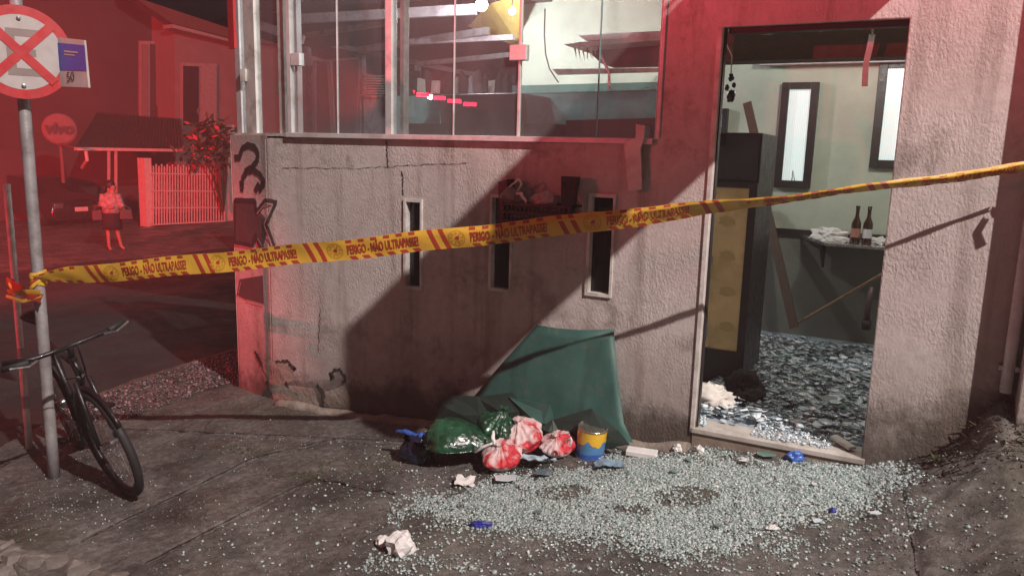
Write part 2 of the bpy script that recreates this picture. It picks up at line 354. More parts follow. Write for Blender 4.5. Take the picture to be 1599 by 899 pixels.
def sheet(c, sx, sy, seed, h=.03, freq=6, n=26, rot=0., thick=.002, rag=.25):
    """crumpled sheet lying around c"""
    c = Vector(c); mb = MB(); cs, sn = math.cos(rot), math.sin(rot)
    for layer in (0, 1):
        for i in range(n):
            for j in range(n):
                u = i / (n - 1) * 2 - 1; v = j / (n - 1) * 2 - 1
                k = 1 + rag * noise.noise(Vector((u * 1.5 + seed, v * 1.5, seed)))
                x = u * sx / 2 * k; y = v * sy / 2 * k
                q = Vector((x * freq * 3, y * freq * 3, seed * 2.7))
                z = h * (.9 + 1.1 * noise.noise(q) - .9 * abs(noise.noise(q * 1.9)))
                mb.v.append(c + Vector((x * cs - y * sn + .4 * h * noise.noise(q + Vector((9, 0, 0))), x * sn + y * cs + .4 * h * noise.noise(q + Vector((0, 9, 0))), z + (thick if layer else 0))))
    o2 = n * n
    for i in range(n - 1):
        for j in range(n - 1):
            a = i * n + j; mb.f += [[a, a + 1, a + n + 1, a + n], [a + o2, a + n + o2, a + n + 1 + o2, a + 1 + o2]]
    return mb
def wallgrid(xs, zs, hole, y0, y1):
    """upright wall between y0 and y1 with rectangular openings"""
    mb = MB(); nx, nz = len(xs), len(zs)
    idx = lambda i, j, l: (i * nz + j) * 2 + l
    for x in xs:
        for z in zs: mb.v += [Vector((x, y0, z)), Vector((x, y1, z))]
    def solid(i, j):
        if i < 0 or j < 0 or i >= nx - 1 or j >= nz - 1: return False
        cx, cz = (xs[i] + xs[i + 1]) / 2, (zs[j] + zs[j + 1]) / 2
        return not any(a < cx < b and c < cz < d for a, b, c, d in hole)
    for i in range(nx - 1):
        for j in range(nz - 1):
            if not solid(i, j): continue
            mb.f += [[idx(i, j, 0), idx(i + 1, j, 0), idx(i + 1, j + 1, 0), idx(i, j + 1, 0)], [idx(i, j, 1), idx(i, j + 1, 1), idx(i + 1, j + 1, 1), idx(i + 1, j, 1)]]
            for (di, dj, a, b) in ((-1, 0, (i, j), (i, j + 1)), (1, 0, (i + 1, j + 1), (i + 1, j)), (0, -1, (i + 1, j), (i, j)), (0, 1, (i, j + 1), (i + 1, j + 1))):
                if not solid(i + di, j + dj): mb.f.append([idx(*a, 0), idx(*b, 0), idx(*b, 1), idx(*a, 1)])
    return mb
def text_mesh(body, size, shear=0., bold=0., res=3):
    c = bpy.data.curves.new('txt', 'FONT'); c.body = body; c.size = size; c.shear = shear; c.offset = bold; c.resolution_u = res; c.fill_mode = 'FRONT'
    o = bpy.data.objects.new('txt', c); COL.objects.link(o); bpy.context.view_layer.update()
    me = o.evaluated_get(bpy.context.evaluated_depsgraph_get()).to_mesh()
    vs = [v.co.copy() for v in me.vertices]; fs = [list(p.vertices) for p in me.polygons]
    o.to_mesh_clear(); bpy.data.objects.remove(o); bpy.data.curves.remove(c)
    return vs, fs
# ================================================================== THE SHOP BUILDING
TH = .09
shop = thing('shop_building', 'stucco corner shop with glazed upper front and smashed open doorway', 'building', (0, 0, 0))
LC = Vector((-3.2, 0, 0)); CDIR = Vector((-math.cos(math.radians(16)), math.sin(math.radians(16)), 0)); CN = Vector((-CDIR.y, CDIR.x, 0))
if CN.y > 0: CN = -CN
def cham(px, py, off=0.):
    r = ray(px, py); k = (LC + CN * off - CAM).dot(CN) / r.dot(CN); return CAM + r * k
CL = (cham(366, 400) - LC).dot(CDIR)
def surf(px, py, off=.003):
    p = W(px, py, -off)
    return p if p.x > LC.x - .001 else cham(px, py, off)
def surfn(p): return Vector((0, -1, 0)) if p.x > LC.x else CN
SL = [(-1.99, -1.86, .555, 1.13), (-1.345, -1.20, .61, 1.19), (-.695, -.545, .65, 1.225)]
DOOR = (0., .857, -.10, 2.12); SILL = 1.53; WIN = (-3.3, -.338, SILL, 4.0)
holes = list(SL) + [DOOR, WIN]
xs = sorted({-3.2, 1.9, *[max(-3.2, h[0]) for h in holes], *[h[1] for h in holes]}); zs = sorted({-.9, 3.6, *[h[2] for h in holes], *[h[3] for h in holes]})
obj('front_wall', wallgrid(xs, zs, holes, 0, TH), 'wall', shop, bevel=.006)
# chamfered corner and side wall going back
c1 = LC + CDIR * CL; back = c1 + Vector((.22, 1, 0)).normalized() * 5.5; print('CORNER', c1, CL)
GC = Vector((-2.985, .02, 0)); GE = cham(369, 205, -.03); GE.z = 0; GD = (GE - GC).normalized(); GNr = Vector((-GD.y, GD.x, 0))
if GNr.dot(CAM - GC) < 0: GNr = -GNr
def gplane(px, py):
    r = ray(px, py); return CAM + r * ((GC - CAM).dot(GNr) / r.dot(GNr))
m = MB().slab([LC + Vector((0, 0, -.9)), c1 + Vector((0, 0, -.9)), c1 + Vector((0, 0, SILL)), LC + Vector((0, 0, SILL))], -CN * TH)
obj('corner_wall', m, 'wall', shop, bevel=.02)
m = MB().slab([c1 + Vector((0, 0, -.9)), back + Vector((0, 0, -.9)), back + Vector((0, 0, SILL)), c1 + Vector((0, 0, SILL))], Vector((.15, 0, 0)))
obj('side_wall', m, 'wall', shop)
obj('corner_cap', MB().slab([(LC.x, LC.y, SILL), (-2.95, 0, SILL), (-2.95, .09, SILL), (c1.x + .12, c1.y + .12, SILL), (c1.x, c1.y, SILL)], (0, 0, -.02)), 'wall', shop)
m = MB().span(-3.0, -.338, .0, .15, 2.95, 3.2); obj('window_header', m, 'whitep', shop)
# interior shell
BY = 2.85; WX = W(813, 60, BY).x
bw = W(1240, 362, BY).z
m = MB().span(WX, 1.9, BY, BY + .12, bw, 3.0); obj('back_wall', m, 'inwall', shop)
m = MB().span(WX, 1.9, BY - .004, BY + .12, -.2, bw); obj('dado', m, 'inlow', shop)
m = MB().span(WX, 1.9, BY - .03, BY - .004, bw - .03, bw + .025); obj('dado_rail', m, 'dark', shop)
m = MB().span(1.75, 1.9, TH, BY, -.2, 3.0); obj('right_wall', m, 'inwall', shop)
m = MB().slab([(LC.x + .2, .10, -.055), (1.9, .10, -.055), (1.9, BY, -.055), (-2.2, BY, -.055), (-2.0, 6.5, -.055), (back.x + .3, back.y - .3, -.055), (c1.x + .3, c1.y + .2, -.055)], (0, 0, -.2)).span(-.03, .88, .013, .099, -.25, -.0551); m2_ = m; obj('floor', m, 'infloor', shop)
m = MB().span(-.55, 1.9, TH, BY, 2.62, 2.75); obj('ceiling', m, 'ceil', shop)
lz = W(1250, 62, .6).z
m = MB().span(-.3, 1.75, .45, .62, W(1250, 98, .6).z, lz + .18); obj('lintel_beam', m, 'darkwood', shop)
m = MB().span(-.3, 1.75, BY - .12, BY - .03, W(1250, 103, BY).z, W(1250, 80, BY).z); obj('ceiling_cornice', m, 'beam', shop)
m = MB(); zc = W(1270, 36, .2).z
for k in range(9):
    x = -.05 + k * .11; m.box((x, .22, zc - .01 + random.uniform(-.012, .012)), (.13, .05, .022), Matrix.Rotation(random.uniform(-.2, .2), 3, 'Y'))
m.tube([(-.02, .2, zc - .02), (.2, .19, zc - .045), (.33, .2, zc + .0), (.9, .2, zc + .01)], .008, 6)
obj('torn_door_track', m, 'cream', shop)
# threshold
m = MB().span(-.02, .875, -.018, .17, -.075, -.046); obj('threshold', m, 'sill', shop, bevel=.004)
m = MB().span(-.015, .87, -.006, .012, -.30, -.078); obj('threshold_face', m, 'sillf', shop)
# door frame: pale lip and black metal reveal
m = MB().span(-.03, -.004, -.012, .02, -.075, 2.12); obj('door_lip', m, 'whitep', shop, bevel=.003)
m = MB().span(0, .008, .012, .06, -.05, 2.118).span(.02, .857, .03, TH, 2.09, 2.118); obj('door_frame', m, 'dark', shop)
m = MB().span(.857, .872, .10, TH + .03, -.05, 2.118); obj('door_frame', m, 'dark', shop)
# windows: sill bars, posts, panes, clamps
m = MB().span(-2.99, -.34, -.03, .07, SILL - .012, SILL + .02); obj('window_sill', m, 'alu', shop, bevel=.003)
m = MB().slab([(GC.x, GC.y - .03, SILL + .015), (GE.x, GE.y - .02, SILL + .015), (GE.x, GE.y + .1, SILL + .015), (GC.x + .1, GC.y + .07, SILL + .015)], (0, 0, -.03)); obj('window_sill', m, 'whitep', shop)
def post(x, wd, mat='alu', y0=-.012, y1=.05, z0=SILL + .02, z1=2.95, name='window_post'):
    return obj(name, MB().span(x - wd / 2, x + wd / 2, y0, y1, z0, z1), mat, shop, bevel=.003)
def cpost(pa, pb, mat='alu', name='window_post'):
    a, b = gplane(pa, 205), gplane(pb, 205); a.z = b.z = SILL + .01
    return obj(name, MB().slab([a, b, b + Vector((0, 0, 1.4)), a + Vector((0, 0, 1.4))], -GNr * .05), mat, shop)
post(-2.965, .035); post(-2.925, .022, 'galv', .02, .07)
post(W(608, 213).x, .05); post(W(623, 213).x, .03, 'galv', .03, .09)
post(W(1024, 218).x + .012, .02)
cpost(371, 378); cpost(385, 401, 'whitep'); cpost(437, 446, 'whitep')
def clamp(px0, py0, px1, py1, nm='glass_clamp'):
    a, b = W(px0, py1), W(px1, py0); obj(nm, MB().span(a.x, b.x, -.015, .035, a.z, b.z), 'alu', shop, bevel=.002)
clamp(797, 70, 823, 95); clamp(456, 83, 469, 103)
a = gplane(383, 118) + GNr * .01; obj('glass_clamp', MB().box(a, (.05, .03, .09)), 'whitep', shop)
seams = [W(q, 100).x for q in (457, 525, 607, 708, 811, 935, 1031)]
for k in range(6):
    obj('pane', MB().span(seams[k] + .003, seams[k + 1] - .003, .008 + .002 * (k % 2), .016 + .002 * (k % 2), SILL + .02, 2.95), 'pane', shop)
for k in (1, 3, 5):
    obj('glass_edge', MB().span(seams[k] - .0022, seams[k] + .0022, .004, .020, SILL + .02, 2.95), 'tealp' if k == 5 else 'alu', shop)
post(W(811, 100).x, .016, 'alu', .0, .025, name='glass_joint')
p0 = gplane(379, 205) - GNr * .02; p1 = gplane(437, 205) - GNr * .02; p0.z = p1.z = SILL
obj('pane', MB().slab([p0, p1, p1 + Vector((0, 0, 1.4)), p0 + Vector((0, 0, 1.4))], -GNr * .008), 'pane', shop)
# red strip whose colour stands in for red light on the post
for (pa, pb, pyb) in ((362, 371, 78),):
    a, b = gplane(pa, 0) + GNr * .04, gplane(pb, 0) + GNr * .04; zb = gplane(pa, pyb).z; a.z = b.z = zb
    obj('red_strip', MB().slab([a, b, b + Vector((0, 0, 1)), a + Vector((0, 0, 1))], -CN * .02), 'signr', shop)
# slot windows
for i, (x0, x1, z0, z1) in enumerate(SL):
    s = obj('slot_window', MB(), 'whitep', shop); fw = .011
    mb = MB()
    for q in ((x0 - .007, x0 + fw, z0 - fw, z1 + fw), (x1 - fw * .6, x1 + .007, z0 - fw, z1 + fw)): mb.span(q[0], q[1], -.014, .05, q[2], q[3])
    mb.span(x0 + fw, x1 - fw * .6, -.013, .05, z0 - fw, z0 + .008).span(x0 + fw, x1 - fw * .6, -.013, .05, z1 - .01, z1 + fw)
    me = bpy.data.meshes.new('slot_window'); me.from_pydata([tuple(v) for v in mb.v], [], mb.f); me.materials.append(M['whitep']); s.data = me
    obj('pane', MB().span(x0 + fw, x1 - fw * .6, .035, .041, z0 + .008, z1 - .01), 'panedark', s)
    obj('dark_backing', MB().span(x0 - .05, x1 + .05, TH + .04, TH + .05, z0 - .05, z1 + .05), 'dark', shop)  # dark sheet added behind each slot in place of the dark inside
b = W(938, 400, .08); b.z = SL[2][2] + .01
t = thing('beer_bottle', 'dark bottle with yellow label just inside the third slot window', 'bottle', b)
obj('glass', MB().lathe([(.030, 0), (.032, .012), (.032, .36), (.014, .46), (.013, .54)], b, n=18), 'brownglass', t, smooth=True); obj('label_band', MB().lathe([(.0325, .20), (.0327, .202), (.0327, .335), (.0325, .337)], b, n=18), 'tapeg', t, smooth=True)
# graffiti, cracks, bare plaster
def strokes(name, lines, wd, mat, off=.003, jit=.15):
    mb = MB()
    for ln in lines:
        pts = []
        for (a, b) in zip(ln[:-1], ln[1:]):
            n = max(2, int(math.hypot(b[0] - a[0], b[1] - a[1]) / 3))
            pts += [surf(lerp(a[0], b[0], t / n), lerp(a[1], b[1], t / n), off) for t in range(n)]
        pts.append(surf(*ln[-1], off)); mb.stroke(pts, wd, surfn, jit)
    return obj(name, mb, mat, shop, fix=False)
strokes('graffiti', [[(366, 247), (374, 246), (378, 232), (387, 227), (397, 230), (403, 240), (401, 252), (393, 262), (383, 268)], [(382, 268), (395, 266), (405, 272), (412, 283), (410, 292)], [(376, 282), (378, 298)], [(384, 270), (379, 278), (377, 300)], [(398, 300), (403, 288), (406, 298), (411, 284)]], .05, 'graf')
K = [(366, 312), (398, 313), (400, 330), (414, 313), (431, 315), (416, 350), (430, 390), (406, 388), (398, 366), (395, 384), (366, 378)]
mb = MB(); pk = [surf(*q, .003) for q in K]; mb.v = pk; 
from mathutils.geometry import tessellate_polygon
mb.f = [list(q_) for q_ in tessellate_polygon([[Vector((a, b, 0)) for a, b in K]])]
obj('graffiti', mb, 'grafg', shop, fix=False)
strokes('graffiti_outline', [K[:] + [K[0]]], .03, 'graf', .006)
strokes('graffiti_outline', [[(401, 334), (414, 318), (426, 319), (412, 350), (425, 384)], [(402, 372), (409, 384)]], .012, 'grafl', .009)
mb = MB(); q = [(374, 436), (410, 430), (412, 474), (384, 468), (370, 460)]; mb.v = [surf(*a, .003) for a in q]; mb.f = [[0, 1, 2, 3, 4]]
obj('graffiti', mb, 'grafg', shop, fix=False)
strokes('graffiti_outline', [[(384, 468), (412, 476)], [(376, 440), (372, 458)]], .012, 'grafl', .006)
def wob(pts, amp=1.6, n=5):
    out = []
    for a, b in zip(pts[:-1], pts[1:]):
        for t in range(n): out.append((lerp(a[0], b[0], t / n) + random.uniform(-amp, amp), lerp(a[1], b[1], t / n) + random.uniform(-amp, amp)))
    return out + [pts[-1]]
for pts, wd in (([(399, 548), (402, 560), (408, 568), (416, 590), (418, 596)], .035), ([(432, 565), (448, 563), (456, 570), (461, 578)], .028), ([(436, 596), (446, 595), (448, 604), (455, 613)], .025), ([(516, 583), (522, 577), (530, 577), (540, 593), (534, 597)], .02),
                ([(494, 601), (504, 612), (504, 630), (503, 638), (520, 643), (545, 648)], .03), ([(519, 590), (515, 586)], .03), ([(437, 612), (452, 632)], .02)):
    strokes('plaster_crack', [wob(pts)], wd, 'crack', .004, .5)
for pts, wd in (([(603, 220), (606, 262)], .008), ([(628, 268), (630, 305)], .008), ([(440, 262), (560, 263), (640, 258), (730, 255)], .003), ([(500, 480), (497, 550)], .004)):
    strokes('hairline_crack', [wob(pts, 1.2, 12)], wd, 'crack', .0035, .6)
def patch(poly, mat, off=.005, nm='bare_plaster'):
    mb = MB(); pts = []
    for a, b in zip(poly, poly[1:] + poly[:1]):
        for t in range(4): pts.append((lerp(a[0], b[0], t / 4) + random.uniform(-1.5, 1.5), lerp(a[1], b[1], t / 4) + random.uniform(-1.5, 1.5)))
    cx = sum(p[0] for p in pts) / len(pts); cy = sum(p[1] for p in pts) / len(pts)
    mb.v = [surf(*p, .001) for p in pts] + [surf(lerp(cx, p[0], .8), lerp(cy, p[1], .8), off) for p in pts] + [surf(cx, cy, off * 1.2)]; n = len(pts)
    mb.f = [[i, (i + 1) % n, (i + 1) % n + n, i + n] for i in range(n)] + [[2 * n, i + n, (i + 1) % n + n] for i in range(n)]
    obj(nm, mb, mat, shop, smooth=True)
patch([(404, 556), (430, 566), (452, 566), (460, 590), (430, 610), (412, 596)], 'rawplaster')
patch([(504, 612), (540, 600), (548, 640), (506, 634)], 'rawplaster'); patch([(420, 600), (490, 606), (500, 640), (430, 628)], 'rawplaster', .004)
# plinth lip at the wall foot
m = MB(); pts = [(x, -.05 - .02 * noise.noise(Vector((x * 5, 0, 0))), gz(x, 0) - .01 + .02 * noise.noise(Vector((x * 7, 1, 0)))) for x in np.linspace(-3.1, -.02, 60)]
m.tube(pts, [.045 + .02 * noise.noise(Vector((p[0] * 6, 4, 0))) for p in pts], 8); obj('mortar_fillet', m, 'rawplaster', shop, smooth=True)
# unseen projecting panel high on the facade, shaped to throw the broad slanting shadow
sg = thing('projecting_panel', 'unseen panel projecting from the facade above the doorway, shaped to throw the slanting shadow', 'sign', (1.15, 0, 2.63))
obj('case', MB().span(1.10, 1.19, -1.91, 0, 2.63, 3.5), 'brass', sg, bevel=.01); obj('bracket', MB().tube([(1.15, 0, 3.7), (1.15, -1.4, 3.5)], .015), 'steel', sg)
# right side: neighbour pillar, downpipe
nb = thing('boundary_pillar', 'plain stucco pillar at the far right edge that the yellow tape is tied round', 'pillar', (1.6, -.1, .3))
obj('shaft', MB().span(1.475, 1.9, -.135, -.002, -.3, 3.4), 'wall', nb, bevel=.006)
dp = thing('downpipe', 'shiny pale downpipe clamped to the wall at the right edge', 'pipe', (1.432, -.03, .4))
xp = 1.432
obj('pipe', MB().tube([(xp, -.036, z) for z in np.linspace(.415, 3.3, 12)], .026, 16), 'pipe', dp, smooth=True)
for z in (.53, 1.9): obj('bracket', MB().box((xp, -.02, z), (.085, .05, .022)), 'steel', dp)
# ================================================================== INTERIOR THINGS seen through the door
def frosted_window(x0, x1, z0, z1, fw, lab):
    t = thing('frosted_window', lab, 'window', ((x0 + x1) / 2, BY, z0))
    for q in ((x0, x0 + fw, z0, z1), (x1 - fw, x1, z0, z1), (x0 + fw, x1 - fw, z0, z0 + fw), (x0 + fw, x1 - fw, z1 - fw * .9, z1)):
        obj('frame', MB().span(q[0], q[1], BY - .05, BY - .002, q[2], q[3]), 'dark', t, bevel=.003)
    obj('pane', MB().span(x0 + fw, x1 - fw, BY - .022, BY - .012, z0 + fw, z1 - fw * .9), 'frosted', t)
    return t
a, b = W(1209, 292, BY), W(1277, 129, BY); fw1 = frosted_window(a.x, b.x + .02, a.z, b.z, .062, 'narrow frosted window with thick black frame in the middle of the back wall')
obj('scratch', MB().tube([W(1236, 287, BY - .024), W(1238, 266, BY - .024), W(1241, 284, BY - .024)], .004, 5), 'dark', fw1)
a, b = W(1357, 262, BY), W(1383, 96, BY); frosted_window(a.x, a.x + .42, a.z, b.z, .065, 'frosted window half hidden behind the right door jamb')
a, b = W(1098, 208, BY), W(1139, 170, BY); frosted_window(a.x, b.x, a.z, b.z, .05, 'small black framed window above the tall cooler')
# tall cooler with yellow panel
FY = .95
cl = thing('drinks_cooler', 'tall black drinks cooler with worn yellow front panel behind the door', 'cooler', (0, FY, -.05))
fx0 = W(1080, 400, FY).x; fx1 = W(1166, 548, FY).x; zt = W(1150, 207, FY).z; zb = -.05
ang = math.radians(0)
fx1 = W(1160, 400, FY).x + .03
z_a, z_b = W(1140, 548, FY).z, W(1150, 293, FY).z
obj('cabinet', MB().span(fx0, fx1 + .03, FY + .02, FY + .62, zb, zt), 'fridged', cl, bevel=.008)
obj('yellow_panel', MB().span(fx0 + .06, fx1 - .02, FY - .0, FY + .02, z_a, z_b), 'fridgey', cl, bevel=.004)
for k in range(4):
    obj('worn_patch', MB().add(*(lambda c, r: ([(c.x + r * (1 + .3 * math.sin(3 * i)) * math.cos(i * .52), FY - .003, c.z + r * .7 * math.sin(i * .52)) for i in range(12)], [list(range(12))]))(W(1135, 345 + k * 55, FY), .05)), 'faint', cl, fix=False)
obj('door_trim', MB().span(fx1 - .02, fx1 + .03, FY - .012, FY + .02, zb, z_b + .03).span(fx0, fx1 - .02, FY - .012, FY + .019, zb, z_a).span(fx0, fx1 - .02, FY - .012, FY + .019, z_b, z_b + .035), 'dark', cl)
obj('glass_front', MB().span(fx0 + .02, fx1 + .02, FY - .004, FY + .004, z_b + .05, zt - .01), 'panedark', cl)
gp = [W(1112, 400, FY - .05), W(1104, 460, FY - .05), W(1103, 520, FY - .05), W(1098, 540, FY - .05), W(1108, 541, FY - .06)]
obj('handle', MB().tube(gp, .008, 8), 'steel', cl, smooth=True)
# planks and poles
def stick(name, a, b, r, mat, label, cat, flat=False):
    mb = MB()
    if flat:
        a, b = Vector(a), Vector(b); d = (b - a).normalized(); s = d.cross(Vector((0, 1, 0))).normalized()
        mb.slab([a - s * r, a + s * r, b + s * r, b - s * r], (0, .03, 0))
    else: mb.tube([a, Vector(a).lerp(Vector(b), .5), b], r, 10)
    return solo(name, mb, mat, label, cat, b)
stick('leaning_plank', W(1196, 322, BY - .06), W(1240, 512, BY - .35), .036, 'darkwood', 'dark wooden plank leaning beside the cooler', 'plank', True)
a = W(1232, 512, BY - .12); stick('broom_handle', W(1400, 415, 1.9), a, .012, 'wood', 'pale wooden pole slanting across the room below the shelf', 'pole')
stick('leaning_board', W(1166, 160, 1.8), W(1178, 212, 1.75), .03, 'darkwood', 'short board leaning above the cooler', 'board', True)
pp = thing('wall_pipe', 'grey plastic pipe standing against the back wall below the shelf', 'pipe', W(1352, 512, 2.2))
obj('tube', MB().tube([W(1362, 448, 2.3), W(1356, 475, 2.3), W(1352, 512, 2.3)], .022, 10), 'maroon', pp, smooth=True)
obj('end_cap', MB().tube([W(1353, 500, 2.27), W(1352, 514, 2.27)], .034, 10), 'dark', pp, smooth=True)
# wall shelf with bottles
SY = 2.3; sz = W(1340, 383, SY).z
sh = thing('wall_shelf', 'thin steel shelf bracketed to the back wall holding bottles', 'shelf', (.5, 2.4, sz))
xl = W(1268, 372, 2.5).x
obj('board', MB().slab([(xl - .12, BY - .03, sz), (xl + .12, SY, sz), (1.3, SY - .02, sz), (1.3, BY - .03, sz)], (0, 0, -.022)), 'steel', sh, bevel=.002)
bx = W(1281, 400, 2.6).x
obj('bracket', MB().slab([(bx, BY - .03, sz - .022), (bx, SY + .08, sz - .022), (bx, BY - .03, sz - .26)], (.018, 0, 0)), 'dark', sh)
def bottle(px, py, lab, lm):
    b = W(px, py, 2.42); b.z = sz; t = thing('beer_bottle', lab, 'bottle', b, 'brown bottles on the wall shelf')
    H = .30; pr = [(.034, 0), (.036, .01), (.036, .145), (.034, .165), (.018, .205), (.0145, .22), (.0135, .265), (.0155, .267), (.0155, .285)]
    obj('glass', MB().lathe(pr, b, n=20), 'brownglass', t, smooth=True); obj('label_band', MB().lathe([(.0366, .05), (.0367, .052), (.0367, .118), (.0366, .12)], b, n=20), lm, t, smooth=True)
    obj('cap', MB().lathe([(.0165, .283), (.0165, .294), (.012, .296)], b, n=16), 'black', t)
bottle(1334, 382, 'left brown bottle with worn reddish label on shelf', 'labelr'); bottle(1352, 386, 'right brown bottle with pale label on shelf', 'labelw')
p = W(1298, 378, 2.48); p.z = sz; solo('crumpled_napkins', blob(p, (.17, .09, .075), 5, .5, 2.2, .6, 3, -.5), 'paper', 'heap of crumpled white napkins on the shelf left of the bottles', 'napkins', p)
p = W(1370, 380, 2.48); p.z = sz; solo('crumpled_napkin', blob(p, (.09, .06, .04), 8, .5, 2.2, .6, 4, -.5), 'paper', 'small crumpled napkin on the shelf right of the bottles', 'napkins', p, smooth=True)
# hanging things
st = thing('hanging_strap', 'curved white plastic strip hanging from the ceiling near the right window', 'strap', W(1362, 55, .38))
mb = MB(); pts = [W(1362, 54, .38), W(1358, 75, .385), W(1352, 100, .39), W(1350, 135, .40)]; mb.stroke(pts, .030, (0, -1, 0)); mb2 = MB(); mb2.v = mb.v + [v + Vector((0, .004, 0)) for v in mb.v]; n = len(mb.v); mb2.f = mb.f + [[i + n for i in f][::-1] for f in mb.f]
obj('strip', mb2, 'foam', st, smooth=True); obj('hook', MB().tube([W(1362, 40, .38), W(1362, 56, .38)], .006), 'steel', st)
hd = thing('hanging_ornament', 'small dark ornament dangling on a cord inside the door', 'ornament', W(1140, 140, .6))
obj('cord', MB().tube([W(1134, 68, .42), W(1143, 88, .42), W(1141, 122, .42)], .004, 6), 'whitep', hd)
mb = blob(W(1141, 160, .42), (.025, .02, .035), 3, .5, 2, .4, 3, -1.0)
for q in (((1135, 142), .014), ((1146, 138), .013), ((1141, 128), .018), ((1137, 156), .011)):
    b2 = blob(W(*q[0], .42), (q[1], q[1], q[1] * 1.3), q[1] * 90, .4, 2, .4, 2, -1); mb.add(b2.v, b2.f)
obj('figure', mb, 'black', hd, smooth=True)
# clothes and debris on the doorway floor
p = Z(1113, 636, -.05)
def heap(nm, mat, lab, cat, p, parts_, seed):
    mb = MB()
    for k, (dx, dy, sx, sy, sz_, r_) in enumerate(parts_):
        b_ = blob(p + Vector((dx, dy, 0)), (sx, sy, sz_), seed + k * 3.3, .42, 1.5, .85, 4, -.45, r_)
        mb.add(b_.v, b_.f)
    return solo(nm, mb, mat, lab, cat, p, smooth=True)
heap('white_cloth', 'cloth', 'crumpled white cloth lying inside the doorway on the left', 'cloth', p, ((-.02, .02, .14, .10, .09, .3), (.06, -.06, .11, .07, .06, -.5), (-.04, .14, .09, .09, .08, 1.0)), 2)
p = Z(1112, 580, -.04); heap('grey_cloth', 'cloth', 'small grey-white rag behind the white cloth by the cooler', 'cloth', p, ((0, 0, .10, .09, .08, .3), (.07, .03, .07, .05, .05, 0)), 14)
p = Z(1156, 628, -.05); heap('black_cloth', 'blackcloth', 'crumpled black garment beside the white cloth in the doorway', 'garment', p, ((.0, .10, .12, .15, .13, .2), (.05, -.02, .11, .08, .07, .9), (-.06, .20, .10, .09, .09, 0)), 23)
a = Z(1316, 690, -.02); mb = MB().box(a + Vector((0, .0, .0)), (.14, .05, .016), Matrix.Rotation(-.75, 3, 'Z') @ Matrix.Rotation(.12, 3, 'Y')); solo('white_plank', mb, 'whitep', 'short white plank lying across the right end of the threshold', 'plank', a, bevel=.002)
# shattered glass inside: larger pieces are parts, the rest is one mass
def shard_mesh(seed, mat):
    rnd = random.Random(seed); n = rnd.choice((4, 5, 5, 6)); a0 = rnd.random() * 6
    pts = [(math.cos(a0 + 6.283 * i / n) * rnd.uniform(.5, 1.1), math.sin(a0 + 6.283 * i / n) * rnd.uniform(.3, .8), 0) for i in range(n)]
    mb = MB().slab(pts, (0, 0, .06)); me = bpy.data.meshes.new('shard'); me.from_pydata([tuple(v) for v in mb.v], [], mb.f); me.materials.append(M[mat]); return me
gl_in = thing('shattered_glass_inside', 'layer of broken glass sheets and crumbs covering the shop floor', 'broken glass', (.5, 1.2, -.05))
sm_ = [shard_mesh(i, ('shardblue', 'shardblue', 'shardblue', 'sharddark', 'shardteal')[i % 5]) for i in range(15)]
for k in range(250):
    y = random.uniform(.12, 2.45) ; x = random.uniform(-.1, 1.55) + (y - 1) * -.25
    if x < .3 and y > .9: x += .5
    if x < .33 and .22 < y < 1.0: continue
    o = bpy.data.objects.new('shard', sm_[k % 15]); COL.objects.link(o); o.parent = gl_in
    z = -.035 + .055 * max(0, noise.noise(Vector((x * 2, y * 2, 1)))) * (1 if y > .25 else .2)
    s = random.uniform(.025, .085) * (.5 if y < .3 else 1)
    o.location = Vector((x, y, z + random.uniform(0, .02))) - gl_in.location; o.scale = (s, s, .06)
    o.rotation_euler = (random.gauss(0, .13), random.gauss(0, .13), random.uniform(0, 6.28))
def crumbs(pts, smin, smax, mat, name, parent, tilt=3.0, flat=1.0):
    """many small glass pieces as one mesh (numpy, welded boxes with random skew)"""
    n = len(pts); P = np.array(pts); base = np.array([(x, y, z) for x in (-1, 1) for y in (-1, 1) for z in (-1, 1)], float)
    s = (smin + (smax - smin) * np.random.uniform(0, 1, (n, 1, 1)) ** 1.8) * np.random.uniform(.5, 1.25, (n, 1, 3)); s[:, :, 2] *= flat
    V = base[None] * s * (1 + np.random.uniform(-.45, .45, (n, 8, 3)))
    a = np.random.uniform(-math.pi, math.pi, n); b = np.random.normal(0, tilt, n).clip(-3, 3)
    ca, sa, cb, sb = np.cos(a), np.sin(a), np.cos(b), np.sin(b)
    x = V[:, :, 0] * cb[:, None] + V[:, :, 2] * sb[:, None]; z = -V[:, :, 0] * sb[:, None] + V[:, :, 2] * cb[:, None]; y = V[:, :, 1]
    V2 = np.stack([x * ca[:, None] - y * sa[:, None], x * sa[:, None] + y * ca[:, None], z], -1) + P[:, None, :]
    V2 -= np.array(root_loc(parent)) if parent else 0
    F4 = np.array([(0, 1, 3, 2), (4, 6, 7, 5), (0, 4, 5, 1), (2, 3, 7, 6), (0, 2, 6, 4), (1, 5, 7, 3)])
    FF = (F4[None] + (np.arange(n) * 8)[:, None, None]).reshape(-1)
    me = bpy.data.meshes.new(name); me.vertices.add(n * 8); me.vertices.foreach_set('co', V2.reshape(-1).astype(np.float32))
    me.loops.add(n * 24); me.loops.foreach_set('vertex_index', FF.astype(np.int32)); me.polygons.add(n * 6)
    me.polygons.foreach_set('loop_start', (np.arange(n * 6) * 4).astype(np.int32))
    me.update(calc_edges=True); me.materials.append(M[mat]); o = bpy.data.objects.new(name, me); COL.objects.link(o); o.parent = parent
    o['kind'] = 'stuff'; return o
pts = []
